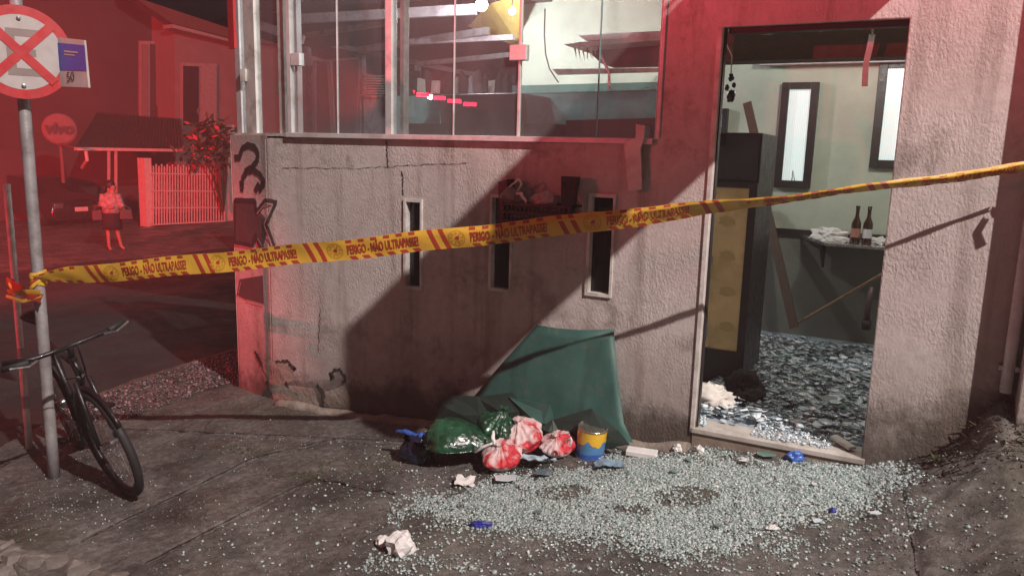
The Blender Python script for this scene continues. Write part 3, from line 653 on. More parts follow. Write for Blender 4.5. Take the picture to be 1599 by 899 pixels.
while len(pts) < 34000:
    x, y = random.uniform(-.2, 1.7), random.uniform(.02, 2.6) ** 1.0
    if y < .16 and random.random() < .35: continue
    if noise.noise(Vector((x * 3, y * 3, 9))) < -.12 or (x < .3 and .25 < y < .95): continue
    pts.append((x, y, -.044 + .05 * max(0, noise.noise(Vector((x * 2, y * 2, 1)))) * (1 if y > .25 else .1) + random.uniform(0, .012)))
crumbs(pts, .0018, .0075, 'shardblue', 'glass_crumbs', gl_in, .6, .6)
pts = [(random.uniform(-.1, 1.7), random.uniform(.2, 2.55), -.03 + random.uniform(0, .03)) for k in range(420)]
crumbs(pts, .012, .035, 'sharddark', 'small_shards', gl_in, .22, .12); 
pts = [(random.uniform(-.1, 1.7), random.uniform(.2, 2.55), -.03 + random.uniform(0, .035)) for k in range(3200)]
crumbs(pts, .01, .03, 'shardblue', 'small_shards', gl_in, .25, .12)
# ================================================================== INTERIOR THINGS seen through the window
def wbox(name, q, Y, dp_, mat, parent, **k):
    """board facing the street whose corners are given where they stand at depth Y"""
    return obj(name, MB().slab([W(*a, Y) for a in q], (0, dp_, 0)), mat, parent, **k)
ct = thing('service_counter', 'dark counter boxes standing behind the right window below the pale wall', 'counter', W(950, 215, 1.2))
wbox('counter_front', [(884, 188), (1040, 184), (1040, 320), (884, 320)], 1.2, .5, 'dark', ct); wbox('counter_front', [(818, 193), (866, 193), (866, 300), (818, 300)], 1.2, .5, 'dark', ct)
tg = thing('teal_glass_screen', 'low teal tinted glass screen across the room behind the counter', 'glass screen', W(920, 200, 1.9))
wbox('sheet', [(812, 146), (1030, 140), (1030, 330), (812, 330)], 1.9, .008, 'tealp', tg)
wbox('sheet', [(800, 134), (1030, 128), (1030, 142), (800, 148)], 1.85, .006, 'paneteal', tg)
ck = thing('dark_cabinet', 'dark maroon cabinet with sloping side behind the window clamp', 'cabinet', W(750, 210, 1.4))
wbox('body', [(684, 148), (818, 145), (824, 175), (822, 340), (700, 340)], 1.4, .5, 'maroon', ck, bevel=.01)
wbox('body_panel', [(620, 150), (686, 150), (692, 340), (612, 340)], 1.6, .4, 'tealp', ck)
wbox('skirt', [(630, 193), (700, 193), (700, 340), (630, 340)], 1.36, .03, 'dark', ck)
# collapsed shelf
cs = thing('collapsed_shelf', 'broken white shelf and awning scraps hanging from the wall at right', 'shelf', W(960, 100, 1.6))
wbox('board', [(880, 70), (905, 66), (1045, 57), (1045, 62), (905, 73)], 1.5, .5, 'cream', cs)
wbox('torn_sheet', [(903, 56), (960, 52), (1045, 48), (1045, 58), (915, 64)], 1.5, .05, 'beam', cs)
wbox('underside', [(905, 74), (1045, 66), (1045, 104), (958, 106), (940, 100), (922, 84)], 1.75, .03, 'maroon', cs)
wbox('rail', [(862, 108), (1045, 106), (1045, 112), (870, 117)], 1.6, .03, 'cream', cs)
wbox('bracket', [(934, 84), (938, 83), (952, 112), (952, 140), (949, 140), (949, 114)], 1.58, .02, 'steel', cs)
mb = MB()
for k in range(14):
    x = random.uniform(893, 930); y = 73 + random.random() * 3; mb.slab([W(x, y, 1.5), W(x + 3, y, 1.5), W(x + random.uniform(0, 5), y + random.uniform(6, 22), 1.5)], (0, .004, 0))
obj('shreds', mb, 'cream', cs)
cb = thing('dangling_cable', 'thin dark cable curving down in front of the pale wall', 'cable', W(850, 15, 2.3))
obj('cable', MB().tube([W(851, 14, 2.3), W(850, 55, 2.3), W(852, 85, 2.3), (W(858, 108, 2.3)), W(872, 129, 2.3)], .007, 6), 'dark', cb, smooth=True)
# hanging lamps and yellow canopy
LPW = lambda px, py: W(px, py, 1.5)
for (px, py, r, lab, ly_) in ((752, 8, .055, 'large glowing lamp under the yellow canopy', 1.8), (800, 18, .028, 'small glowing lamp right of the larger one', 1.5)):
    p = W(px, py, ly_); t = thing('hanging_lamp', lab, 'lamp', p, 'lamps under the canopy')
    obj('bulb', MB().lathe([(0, -r), (r * .7, -r * .7), (r, 0), (r * .7, r * .7), (0, r)], p, n=16), 'bulb', t, smooth=True)
    obj('socket', MB().lathe([(r * .35, r * .8), (r * .4, r * 1.8), (r * .2, r * 2.4)], p, n=12), 'whitep', t); obj('flex', MB().tube([p + Vector((0, 0, r * 2)), p + Vector((0, 0, .5))], .004, 6), 'black', t)
lamp('room_lamp_large', 'POINT', W(752, 10, 1.8) + Vector((-.05, -.02, -.11)), 115, (.95, .93, 1), .05)
lamp('room_lamp_small', 'POINT', LPW(800, 18) + Vector((0, -.02, -.06)), 10, (.92, .97, 1), .03)
lamp('door_room_lamp', 'POINT', (.72, 1.3, 2.5), 70, (1, .96, .87), .12)
yc = thing('yellow_canopy', 'yellow cloth panel stretched under the ceiling near the lamps', 'canopy', W(740, 0, 2.2))
q = [W(652, 8, 4.4), W(812, 76, 3.0), W(820, -110, 1.9), W(690, -110, 2.3)]
obj('cloth', MB().slab(q, (0, .01, .01)), 'yellow', yc)
# veranda roof, beams and glazed side
vr = thing('veranda', 'dark sloping veranda roof with pale beams beyond the left window panes', 'veranda', W(560, 200, 4.5))
obj('roof_sheet', MB().slab([(-6.3, 1.0, 2.95), (-2.3, .6, 2.95), (-2.3, 7.4, 2.75), (-7, 7.4, 2.5)], (0, 0, .06)), 'ceil', vr)
def vbeam(a, ya, b, yb, wd, mat='beam', nm='beam'):
    a, b = W(*a, ya), W(*b, yb); d = (b - a).normalized(); s = d.cross(Vector((0, 1, 0))).normalized() * wd / 2
    return obj(nm, MB().slab([a - s, a + s, b + s, b - s], (0, .06, .0)), mat, vr)
vbeam((395, 36), 2.6, (470, 62), 2.7, .10); vbeam((455, 30), 2.2, (740, 14), 2.2, .09); vbeam((470, 56), 3.2, (610, 34), 2.4, .05)
vbeam((560, 78), 3.4, (760, 48), 2.6, .07, 'galv'); vbeam((470, 60), 4.0, (745, 118), 4.4, .06, 'trim'); vbeam((640, 66), 3, (800, 58), 2.6, .05); vbeam((650, 100), 3.6, (800, 85), 3.0, .05, 'galv'); vbeam((375, 8), 2.5, (450, 20), 2.4, .05)
def vpost(px, py0, py1, Y, wd, mat='beam', nm='post'):
    a = W(px, py1, Y); b = W(px, py0, Y); return obj(nm, MB().span(a.x - wd / 2, a.x + wd / 2, Y, Y + .06, a.z - .8, b.z), mat, vr)
vpost(476, 62, 206, 3.9, .075, 'trim'); vpost(482, 64, 206, 3.95, .035, 'beam'); vpost(559, 84, 206, 4.0, .06, 'trim'); vpost(566, 86, 150, 4.0, .03); vpost(650, 102, 150, 4.2, .06)
wbox('door_leaf', [(491, 98), (558, 88), (552, 235), (491, 235)], 3.6, .04, 'maroon', vr); wbox('leaf_rail', [(489, 95), (556, 90), (556, 93), (492, 98)], 3.57, .03, 'house', vr); wbox('leaf_stile', [(489, 96), (492, 96), (492, 235), (489, 235)], 3.57, .03, 'house', vr); wbox('leaf_bar', [(510, 96), (516, 96), (524, 230), (518, 230)], 3.55, .03, 'house', vr)
for k in range(9): wbox('louvre', [(567, 117 + k * 4), (602, 118 + k * 3.9), (602, 120 + k * 3.9), (567, 119.4 + k * 4)], 3.9, .03, 'cream', vr)
wbox('dark_fence', [(560, 150), (640, 150), (640, 330), (560, 330)], 4.0, .05, 'beam', vr); wbox('switch_box', [(431, 128), (438, 128), (438, 146), (431, 146)], 2.9, .03, 'cream', vr)
wbox('rear_panel', [(440, 90), (600, 130), (820, 140), (820, 330), (440, 330)], 6.2, .05, 'maroon', vr)
for k in range(16):
    x = 630 + k * 11; wbox('stored_item', [(x, 118 + random.uniform(-10, 12)), (x + random.uniform(6, 12), 116 + random.uniform(-8, 10)), (x + 9, 146), (x - 1, 146)], 2.9 + random.random(), .05, random.choice(['dark', 'cream', 'maroon', 'galv', 'dark']), vr)
# ================================================================== SETTING: pavement, kerb, street
inner = [(-2.0, 6.5), (-2.75, 3.0), (-3.25, .9), (-3.1, .05), (-1.5, .06), (.5, .06), (1.5, .06), (3.2, .06)]
outer = [(-6.2, 6.5), (-5.43, 3.0), (-5.05, 1.33), (-4.75, -.35), (-4.0, -1.95), (-2.75, -2.26), (-1.2, -2.45), (3.2, -2.7)]
par = [0, .13, .24, .38, .5, .68, .82, 1]
NU, NV = 760, 210
def joint(px_a, px_b):
    a, b = G(*px_a), G(*px_b); return (a.x, a.y, b.x, b.y)
JN = [joint((228, 878), (490, 745)), joint((125, 845), (395, 715)), joint((190, 668), (660, 690)), joint((490, 745), (620, 770)), joint((1410, 735), (1440, 899)), joint((395, 715), (540, 680))]
def jd(x, y):
    d = 9
    for ax, ay, bx, by in JN:
        dx, dy = bx - ax, by - ay; t = max(0, min(1, ((x - ax) * dx + (y - ay) * dy) / (dx * dx + dy * dy)))
        d = min(d, math.hypot(x - ax - dx * t, y - ay - dy * t))
    return d
mb = MB(); us = np.linspace(0, 1, NU) ** 1.0
ix, iy, ox, oy = (np.interp(us, par, [q[k] for q in s]) for s, k in ((inner, 0), (inner, 1), (outer, 0), (outer, 1)))
for i in range(NU):
    for j in range(NV + 2):
        v = min(1, j / (NV - 1)); x = lerp(ix[i], ox[i], v); y = lerp(iy[i], oy[i], v)
        x += .012 * noise.noise(Vector((x * 8, y * 8, 5))) * v; y += .02 * noise.noise(Vector((x * 8, y * 8, 7))) * v
        z = gz(x, y); d = jd(x + .02 * noise.noise(Vector((x * 6, y * 6, 2))), y)
        z -= .02 * math.exp(-(d / .013) ** 2)
        z += .006 * noise.noise(Vector((x * 26, y * 26, 1))) + .003 * noise.noise(Vector((x * 60, y * 60, 1)))
        if j >= NV: z -= .09 * (j - NV + 1)
        mb.v.append(Vector((x, y, z)))
n2 = NV + 2
for i in range(NU - 1):
    for j in range(n2 - 1): a = i * n2 + j; mb.f.append([a, a + 1, a + n2 + 1, a + n2])
sw = obj('sidewalk', mb, 'ground', smooth=True, kind='structure', fix=False)
def street_z(x, y):
    d = max(0, -4.8 - x); return max(-1.22, -.66 - .045 * d) if True else 0
mb = MB(); gx = np.concatenate([np.linspace(-90, -20, 20), np.linspace(-19.5, 4, 70), np.linspace(5, 60, 16)]); gy = np.concatenate([np.linspace(-60, -6, 12), np.linspace(-5.5, 16, 70), np.linspace(18, 110, 22)])
for x in gx:
    for y in gy: mb.v.append(Vector((x, y, street_z(x, y) + .03 * noise.noise(Vector((x * .6, y * .6, 0))))))
ny = len(gy)
for i in range(len(gx) - 1):
    for j in range(ny - 1): a = i * ny + j; mb.f.append([a, a + ny, a + ny + 1, a + 1])
obj('street', mb, 'asphalt', smooth=True, kind='structure', fix=False)
# kerb of rough stones at the lower left, each stone a part
kerb = thing('kerb', None, None, (-2.4, -2.3, -.6))
kerb['kind'] = 'structure'
rs = random.Random(3)
for k in range(34):
    u = k / 33; pxx = lerp(-60, 330, u); pyy = lerp(838, 925, u) + rs.uniform(-4, 4)
    for row in range(2):
        p = G(pxx + row * 4, pyy + row * 34 + 8); sc = rs.uniform(.06, .11)
        b = blob((p.x, p.y, p.z - .06 - row * .05), (sc, sc * .8, sc * .45), k + row * 50 + 1.5, .75, 1.1, .2, 2, -.8, rs.uniform(0, 3))
        obj('kerb_stone', b, 'stone', kerb, bevel=.004)
# far pavement across the street
FPa, FPb = Z(235, 356, -1.12), Z(357, 347, -1.12)
fd = (FPb - FPa).normalized(); fd.z = 0; fn = Vector((fd.y, -fd.x, 0))
if fn.dot(CAM - FPa) < 0: fn = -fn
def FP(px, py, off=0.):
    r = ray(px, py); o = FPa - fn * off; return CAM + r * ((o - CAM).dot(fn) / r.dot(fn))
ka = Z(-40, 452, -1.2); kb = Z(420, 400, -1.2)
m = MB(); A, B = ka, kb; ext = (kb - ka).normalized()
A = ka - ext * 25; B = kb + ext * 25
m.slab([(A.x, A.y, -1.10), (B.x, B.y, -1.10), (B.x - fn.x * 45, B.y - fn.y * 45, -1.02), (A.x - fn.x * 45, A.y - fn.y * 45, -1.02)], (0, 0, -.4))
obj('far_pavement', m, 'ground', kind='structure')
# debris band by the side kerb, red-lit rubble
pts = []
while len(pts) < 7000:
    u = random.random(); x = lerp(-5.0, -3.9, random.random()); y = random.uniform(-.9, 3.2)
    if x < -4.72 - .17 * y: continue
    pts.append((x, y, gz(x, y) + .006 + random.uniform(0, .01)))
gs = crumbs(pts, .003, .010, 'chipsred', 'gravel', None, 1.0); tagp(gs, 'glass crumbs and gravel strewn over the side pavement lit red', 'gravel')
# ================================================================== GLASS GRANULES outside
def inside(p, poly):
    c = False; n = len(poly)
    for i in range(n):
        a, b = poly[i], poly[(i + 1) % n]
        if (a[1] > p[1]) != (b[1] > p[1]) and p[0] < (b[0] - a[0]) * (p[1] - a[1]) / (b[1] - a[1]) + a[0]: c = not c
    return c
def pdist(p, poly):
    d = 1e9
    for a, b in zip(poly, poly[1:] + poly[:1]):
        dx, dy = b[0] - a[0], b[1] - a[1]; t = max(0, min(1, ((p[0] - a[0]) * dx + (p[1] - a[1]) * dy) / (dx * dx + dy * dy + 1e-9))); d = min(d, math.hypot(p[0] - a[0] - dx * t, (p[1] - a[1] - dy * t) * 1.6))
    return d if inside(p, poly) else -d
MAIN = [(660, 800), (720, 770), (800, 750), (905, 725), (1040, 705), (1200, 716), (1330, 722), (1425, 735), (1385, 770), (1350, 800), (1250, 812), (1185, 845), (1130, 870), (1060, 880), (960, 850), (890, 842), (790, 830), (700, 820)]
WIDE = [(600, 780), (800, 720), (1020, 700), (1440, 715), (1460, 780), (1450, 830), (1340, 899), (560, 899), (620, 840)]
pg = thing('shattered_glass_outside', 'wide spill of tempered glass granules on the pavement before the doorway', 'broken glass', (.3, -.6, -.2))
pts = []
while len(pts) < 66000:
    x, y = random.uniform(-1.9, 1.75), random.uniform(-2.1, .0)
    q = proj((x, y, gz(x, y, False)))
    n1 = noise.noise(Vector((x * 4, y * 4, 0))); n2_ = noise.noise(Vector((x * 13, y * 13, 4)))
    j = (q[0] + 26 * n1 + 12 * n2_, q[1] + 18 * n1 + 8 * n2_)
    d = .006
    if inside(j, WIDE): d = .022 + .16 * max(0, n1 + n2_ * .5)
    e_ = sm(-45, 62, pdist(j, MAIN))
    if e_ > 0: d = max(d, e_ ** 1.6 * (.42 + .58 * sm(-.25, .2, n2_ + .5 * n1)))
    for (cx_, cy_, rx, ry) in ((1068, 776, 55, 16), (985, 800, 30, 9), (880, 770, 45, 12)):
        e = ((q[0] - cx_) / rx) ** 2 + ((q[1] - cy_) / ry) ** 2
        if e < 1: d *= .16
    if random.random() > d: continue
    h = random.random() ** 2 * (.010 if d > .6 else .002)
    pts.append((x, y, gz(x, y) + .004 + h))
crumbs(pts, .0012, .0068, 'chips', 'glass_granules', pg, .5, .6)
pts = []
while len(pts) < 520:
    a = random.choice(((150, 745, 80, 40), (90, 800, 110, 45), (330, 770, 200, 90), (480, 700, 150, 30)))
    px, py = random.gauss(a[0], a[2] * .6), random.gauss(a[1], a[3] * .6)
    if py < 640 or py > 905: continue
    p = G(px, py); pts.append((p.x, p.y, p.z + .004))
crumbs(pts, .0016, .004, 'chips', 'stray_granules', pg, 1.2)
for k, (px, py, s, mt) in enumerate([(1195, 715, .07, 'shardteal'), (1330, 722, .08, 'shardblue'), (1018, 708, .05, 'shardteal'), (1050, 742, .03, 'shardteal'), (1075, 722, .03, 'shardteal'), (1160, 722, .03, 'labelw'), (1205, 830, .035, 'foam'), (1275, 820, .03, 'shardblue'), (1365, 808, .03, 'shardblue'), (840, 805, .03, 'sharddark'), (790, 752, .09, 'shardblue'), (850, 742, .08, 'sharddark'), (1120, 828, .025, 'shardteal'), (1270, 762, .022, 'foam')]):
    p = G(px, py); me = shard_mesh(40 + k, mt); o = bpy.data.objects.new('shard', me); COL.objects.link(o); o.parent = pg
    o.location = p + Vector((0, 0, .022)) - pg.location; o.scale = (s, s, .05); o.rotation_euler = (random.gauss(0, .12), random.gauss(0, .12), random.uniform(0, 6.28))
for a_, b_ in (((228, 878), (490, 745)), ((125, 845), (395, 715)), ((190, 668), (660, 690)), ((490, 745), (620, 770)), ((1410, 735), (1440, 899)), ((395, 715), (540, 680)), ((560, 845), (700, 760)), ((300, 700), (330, 655))):
    L_ = [G(lerp(a_[0], b_[0], t), lerp(a_[1], b_[1], t)) for t in np.linspace(0, 1, 60)]
    L_ = [Vector((p.x + .012 * noise.noise(p * 9), p.y + .012 * noise.noise(p * 9 + Vector((5, 5, 5))), p.z + .004)) for p in L_]
    w__ = [.004 + .014 * abs(noise.noise(p * 14)) for p in L_]; obj('joint_grime', MB().stroke(L_, w__, (0, 0, 1), .4), 'crack', sw, fix=False)
pts = []
while len(pts) < 9000:
    x, y = random.uniform(-4.2, 1.9), random.uniform(-2.2, -.02)
    if noise.noise(Vector((x * 2.2, y * 2.2, 6))) < random.uniform(-.5, .35): continue
    pts.append((x, y, gz(x, y) + .002))
o = crumbs(pts, .001, .0042, 'stone', 'pavement_grit', None, .6, .6); tagp(o, 'loose grit and crumbs of mortar over the pavement', 'grit')
# moss and weeds along the joints
mb = MB()
for k in range(1500):
    c = random.choice(((490, 742), (395, 706), (370, 700), (475, 745), (500, 722), (610, 712), (585, 730)))
    p = G(random.gauss(c[0], 22), random.gauss(c[1], 6)); d = Vector((random.uniform(-1, 1), random.uniform(-1, 1), random.uniform(.3, 1.2))) * random.uniform(.008, .02); s = Vector((random.uniform(-1, 1), random.uniform(-1, 1), 0)) * .003
    mb.add([p - s, p + s, p + d], [(0, 1, 2)])
o = obj('pavement_moss', mb, 'moss', kind='stuff', fix=False); tagp(o, 'low moss and weeds growing along the cracked pavement joints', 'moss')
mb = MB()
for k in range(1500):
    x = random.uniform(1.12, 2.0); y = random.gauss(-.12, .12); x += 0; p = Vector((x, min(y, -.02), 0)); p.z = gz(p.x, p.y)
    d = Vector((random.uniform(-1, 1), random.uniform(-1, .3), random.uniform(.1, .7))) * random.uniform(.015, .05); s = Vector((random.uniform(-1, 1), random.uniform(-1, 1), 0)) * .006
    mb.add([p - s, p + s, p + d + s * .4, p + d - s * .4], [(0, 1, 2, 3)])
o = obj('leaf_litter', mb, 'darkwood', kind='stuff', fix=False); tagp(o, 'dead leaves and earth piled against the wall at right', 'leaf litter')
pl = thing('weed_plant', 'small green weed sprouting beside the right wall foot', 'plant', G(1462, 722))
b0 = G(1462, 722)
for k in range(9):
    a = random.uniform(0, 6.28); L_ = random.uniform(.03, .07); d = Vector((math.cos(a) * .6, math.sin(a) * .5, random.uniform(.3, 1.1))).normalized(); s = d.cross(Vector((0, 0, 1))).normalized() * L_ * .16; e = b0 + d * L_
    mb = MB().add([b0, b0 + d * L_ * .4 + s, e - Vector((0, 0, .008)), b0 + d * L_ * .4 - s, b0 + d * L_ * .45 + Vector((0, 0, .004))], [(0, 1, 4), (1, 2, 4), (2, 3, 4), (3, 0, 4)]); obj('leaf', mb, 'leaf', pl, fix=False)
# ================================================================== LITTER PILE
gp_ = thing('green_canvas_sheet', 'dark green canvas sheet leaning against the wall behind the rubbish bags', 'sheet', G(860, 690))
top, bot = -.05, -.30
q = [((838, 507), -.03), ((868, 512), -.035), ((905, 515), -.03), ((958, 514), -.03), ((966, 600), -.08), ((974, 660), -.13), ((988, 690), -.17), ((900, 690), -.18), ((820, 680), -.17), ((750, 650), -.14), ((742, 618), -.09), ((790, 560), -.05)]
pts = [W(*a, y) for a, y in q]
cc = W(880, 668, -.14)
mb = MB(); n = len(pts); rings = 10
for k in range(rings + 1):
    for p in pts:
        v = cc.lerp(p, k / rings); bump_ = .012 * noise.noise(v * 9) + .02 * noise.noise(v * 3.5); v = v + Vector((0, -abs(bump_) if k < rings else 0, 0)); mb.v.append(v)
for k in range(rings):
    for i in range(n): a = k * n + i; b = k * n + (i + 1) % n; mb.f.append([a, b, b + n, a + n])
o = obj('canvas', mb, 'gpanel', gp_, smooth=True, fix=False); sm2 = o.modifiers.new('solid', 'SOLIDIFY'); sm2.thickness = .004
def scrap(px, dy, mat, lab, seed, name='torn_sheet'):
    pts = [W(a, b, dy) for a, b in px]; n = len(pts); mb = MB(); c = sum(pts, Vector()) / n + Vector((0, -.03, 0))
    mb.v = [p + Vector((0, .03 * noise.noise(p * 7 + Vector((seed, 0, 0))), 0)) for p in pts] + [c] + [p.lerp(c, .5) + Vector((0, -.02 * noise.noise(p * 9), .0)) for p in pts]
    mb.f = [[i, (i + 1) % n, n + 1 + (i + 1) % n, n + 1 + i] for i in range(n)] + [[n + 1 + i, n + 1 + (i + 1) % n, n] for i in range(n)]
    p0 = min(pts, key=lambda v: v.z); o = solo(name, mb, mat, lab, 'torn sheet', p0, 'torn dark scraps in the rubbish pile'); k = o.modifiers.new('solid', 'SOLIDIFY'); k.thickness = .004; return o
scrap([(682, 628), (700, 618), (745, 618), (778, 648), (770, 680), (720, 672), (684, 655)], -.20, 'dpanel', 'dark torn sheet between the wall and green bottle, leftmost scrap', 1)
scrap([(742, 620), (800, 612), (825, 640), (815, 672), (770, 670)], -.20, 'dpanel', 'dark torn scrap standing behind the upper red-white bag', 2)
scrap([(795, 620), (860, 632), (868, 668), (830, 676), (812, 650)], -.21, 'gpanel', 'green torn scrap above the mid-pile bag', 3)
scrap([(862, 655), (925, 636), (965, 672), (985, 692), (940, 700), (880, 690)], -.22, 'dpanel', 'dark green torn scrap rising behind the paint can', 4)
scrap([(845, 668), (862, 655), (872, 672), (860, 690)], -.24, 'dpanel', 'tiny dark scrap between two red-white bags', 5)
def base_at(px, py): return G(px, py)
def pleat(c, ax, r, h, seed, nf=9, squash=1.0, lvl=(46, 90), sag=.5):
    ax = Vector(ax).normalized(); u = Vector((1, .3, 0)); u = (u - ax * u.dot(ax)).normalized(); v = ax.cross(u); mb = MB(); m, n = lvl; rn = random.Random(seed); ph = [rn.uniform(0, 6.28) for _ in range(6)]
    for i in range(m + 1):
        t = i / m; R_ = r * (math.sin(min(1, t * 1.9 + .02) * math.pi / 2) ** .6) * (1 - sm(.45, .97, t) * .86) + r * .10 * sm(.9, 1, t)
        for j in range(n):
            a = 6.28318 * j / n; fa = sm(.15, .8, t)
            k = 1 + fa * (.13 * abs(math.sin(a * nf / 2 + ph[0] + t * 2.2)) + .07 * math.sin(a * 5 + ph[1] + t * 3) + .06 * math.sin(a * 17 + ph[2])) - fa * .08
            d = u * math.cos(a) + v * math.sin(a) * squash; q = d * R_ * k + ax * (h * (t ** .9))
            q += q.normalized() * r * (.20 * noise.noise(q * 9 + Vector((seed, 0, 0))) - .16 * abs(noise.noise(q * 21 + Vector((0, seed, 0)))))
            q.z = max(q.z, -.01); mb.v.append(Vector(c) + q)
    for i in range(m):
        for j in range(n): a = i * n + j; b = i * n + (j + 1) % n; mb.f.append([a, b, b + n, a + n])
    mb.f += [list(range(n)), list(range(m * n, m * n + n))]; return mb
# green bottle / bag
p = base_at(700, 726)
t = thing('green_plastic_bottle', 'big crushed dark green translucent plastic bag lying left in the rubbish pile', 'plastic bag', p)
obj('body', pleat(p + Vector((.24, .13, .13)), (-1, -.30, -.22), .19, .56, 11, 7, 1.0), 'greenbag', t, smooth=True)
obj('end_fold', pleat(p + Vector((.16, .20, .06)), (.3, .1, 1), .12, .29, 12, 5, 1.0), 'greenbag', t, smooth=True)
p = base_at(638, 724)
t = thing('black_rubbish_bag', 'small black bag knotted with a bright blue strip at pile left', 'bag', p)
obj('bag_body', blob(p + Vector((.02, .06, 0)), (.115, .09, .10), 21, .25, 1.3, .4, 5, -.7), 'blackbag', t, smooth=True)
def ribbon(px, off, wd, mat, parent, name='ribbon'):
    pts = [W(a, b, c) for a, b, c in px]; mb = MB(); fine_ = []
    for a, b in zip(pts[:-1], pts[1:]): fine_ += [a.lerp(b, k / 5) for k in range(5)]
    fine_.append(pts[-1]); mb.tube(fine_, [wd * (.6 + .5 * math.sin(math.pi * (i + .7) / (len(fine_) + .4))) for i in range(len(fine_))], 8)
    for i, v in enumerate(mb.v): mb.v[i] = v + Vector((.006 * noise.noise(v * 40), .006 * noise.noise(v * 40 + Vector((3, 3, 3))), .006 * noise.noise(v * 40 + Vector((7, 3, 1)))))
    return obj(name, mb, mat, parent, smooth=True)
ribbon([(618, 674, -.60), (632, 673, -.61), (648, 680, -.61), (660, 678, -.6)], 0, .014, 'bluebag', t); ribbon([(660, 675, -.62), (652, 690, -.65), (655, 712, -.65)], 0, .013, 'bluebag', t); ribbon([(664, 675, -.6), (668, 690, -.62), (660, 700, -.63)], 0, .012, 'bluebag', t)
ribbon([(668, 674, -.58), (674, 690, -.58), (672, 706, -.6)], 0, .016, 'foam', t, 'pale_fold')
# three red-white bags
def rbag(px, py, sz, seed, lab, ears=(), rot=0.):
    p = base_at(px, py); t = thing('carrier_bag', lab, 'bag', p, 'knotted carrier bags in the pile')
    obj('bag_body', pleat(p + Vector((0, .07, 0)), (rot, -.25, 1), sz[0] * 1.22, sz[2] * 2.0, seed), 'redbag', t, smooth=True)
    for (c, w_) in ears: ribbon(c, 0, w_, 'foam', t, 'knot')
    return t
rbag(806, 712, (.115, .09, .125), 31, 'tallest red and white carrier bag in the middle of the pile')
rbag(777, 738, (.095, .07, .085), 34, 'knotted red-white carrier bag with tied ears at the pile front', [([(742, 707, -.62), (752, 698, -.63), (768, 692, -.62)], .008), ([(770, 672, -.58), (770, 684, -.6), (773, 694, -.62)], .010)])
rbag(864, 716, (.09, .08, .075), 37, 'low red-white carrier bag beside the paint can', [([(882, 690, -.47), (892, 684, -.48), (891, 695, -.48)], .007)])
# mask, cloths, can
p = base_at(836, 728); solo('face_mask', sheet(p + Vector((0, .0, .015)), .19, .12, 13, .05, 2, 28, .1, .003, .4), 'mask', 'pale blue disposable mask in front of the red-white bags', 'mask', p, smooth=True)
p = base_at(952, 730); solo('blue_rag', sheet(p + Vector((0, 0, .01)), .15, .07, 15, .02, 4, 22, .35, .003, .2), 'bluecloth', 'flat worn blue rag at the foot of the paint can', 'rag', p, smooth=True)
p = base_at(914, 716)
t = thing('paint_can', 'yellow and blue tin can tilted slightly at the right of the pile', 'can', p)
ax = Vector((.10, -.06, 1)).normalized(); H, rr = .178, .082; cb_ = p + Vector((0, .06, .0))
obj('can_body', MB().lathe([(rr, 0), (rr, .02), (rr, .10), (rr, H - .012)], cb_, ax, 40), 'canb', t, smooth=True)
u = ax.orthogonal().normalized(); v_ = ax.cross(u); mb = MB(); N = 80
for i in range(N):
    a = 2 * math.pi * i / N; h = .10 + .014 * math.sin(a * 5) + .006 * math.sin(a * 11 + 1)
    for hh in (h, H - .004): mb.v.append(cb_ + ax * hh + (u * math.cos(a) + v_ * math.sin(a)) * (rr + .0012))
for i in range(N): a = 2 * i; b = 2 * ((i + 1) % N); mb.f.append([a, b, b + 1, a + 1])
obj('yellow_print', mb, 'cany', t, smooth=True)
mb = MB()
for i in range(N):
    a = 2 * math.pi * i / N
    for hh in (.004, .040 + .004 * math.sin(a * 3)): mb.v.append(cb_ + ax * hh + (u * math.cos(a) + v_ * math.sin(a)) * (rr + .0011))
for i in range(N): a = 2 * i; b = 2 * ((i + 1) % N); mb.f.append([a, b, b + 1, a + 1])
obj('dark_blue_band', mb, 'bluebag', t, smooth=True)
obj('rim', MB().lathe([(rr + .003, H - .006), (rr + .004, H), (rr + .001, H + .004), (rr - .006, H + .003), (rr - .006, H - .010), (0, H - .0105)], cb_, ax, 40), 'canm', t, smooth=True)
obj('rim', MB().lathe([(rr + .003, -.002), (rr + .003, .004), (rr, .006)], cb_, ax, 40), 'canm', t, smooth=True)
# white carton, foam lumps, papers, gloves
p = base_at(1000, 714); mb = MB().box(p + Vector((0, .02, .022)), (.17, .075, .03), Matrix.Rotation(.15, 3, 'Z') @ Matrix.Rotation(.06, 3, 'X')); solo('white_carton', mb, 'foam', 'flattened white carton on the glass right of the can', 'carton', p, bevel=.004)
for px, py, s, lab in ((1058, 704, .026, 'chunky foam lump on the glass left of the threshold'), (1093, 706, .023, 'foam lump at the left foot of the threshold')):
    p = base_at(px, py); solo('foam_lump', blob(p + Vector((0, -.01, 0)), (s, s * .8, s), px, .5, 1.6, .3, 3, -.8), 'foam', lab, 'foam', p, 'foam lumps by the doorstep')
def crumple(px, py, s, lab, mat='foam', name='crumpled_paper', cat='paper', k=4, grp=None, amp=.55): 
    p = base_at(px, py); return solo(name, blob(p, [q_ * 1.25 for q_ in s], px * .37, amp * .7, 1.6, .6, k, -.5, .4), mat, lab, cat, p, grp, smooth=(mat != 'paper'))
crumple(626, 862, (.055, .045, .052), 'large crumpled white tissue at the bottom centre of the pavement', 'paper', 'crumpled_tissue', 'tissue', 3)
crumple(598, 850, (.028, .03, .022), 'small scrap attached beside the large tissue', 'paper', 'crumpled_tissue', 'tissue', 3)
p = base_at(726, 757); solo('white_napkin', sheet(p + Vector((0, 0, .004)), .10, .09, 23, .022, 3, 20, .5, .002, .5), 'paper', 'single white napkin on dark ground before the rubbish pile', 'napkin', p, smooth=True)
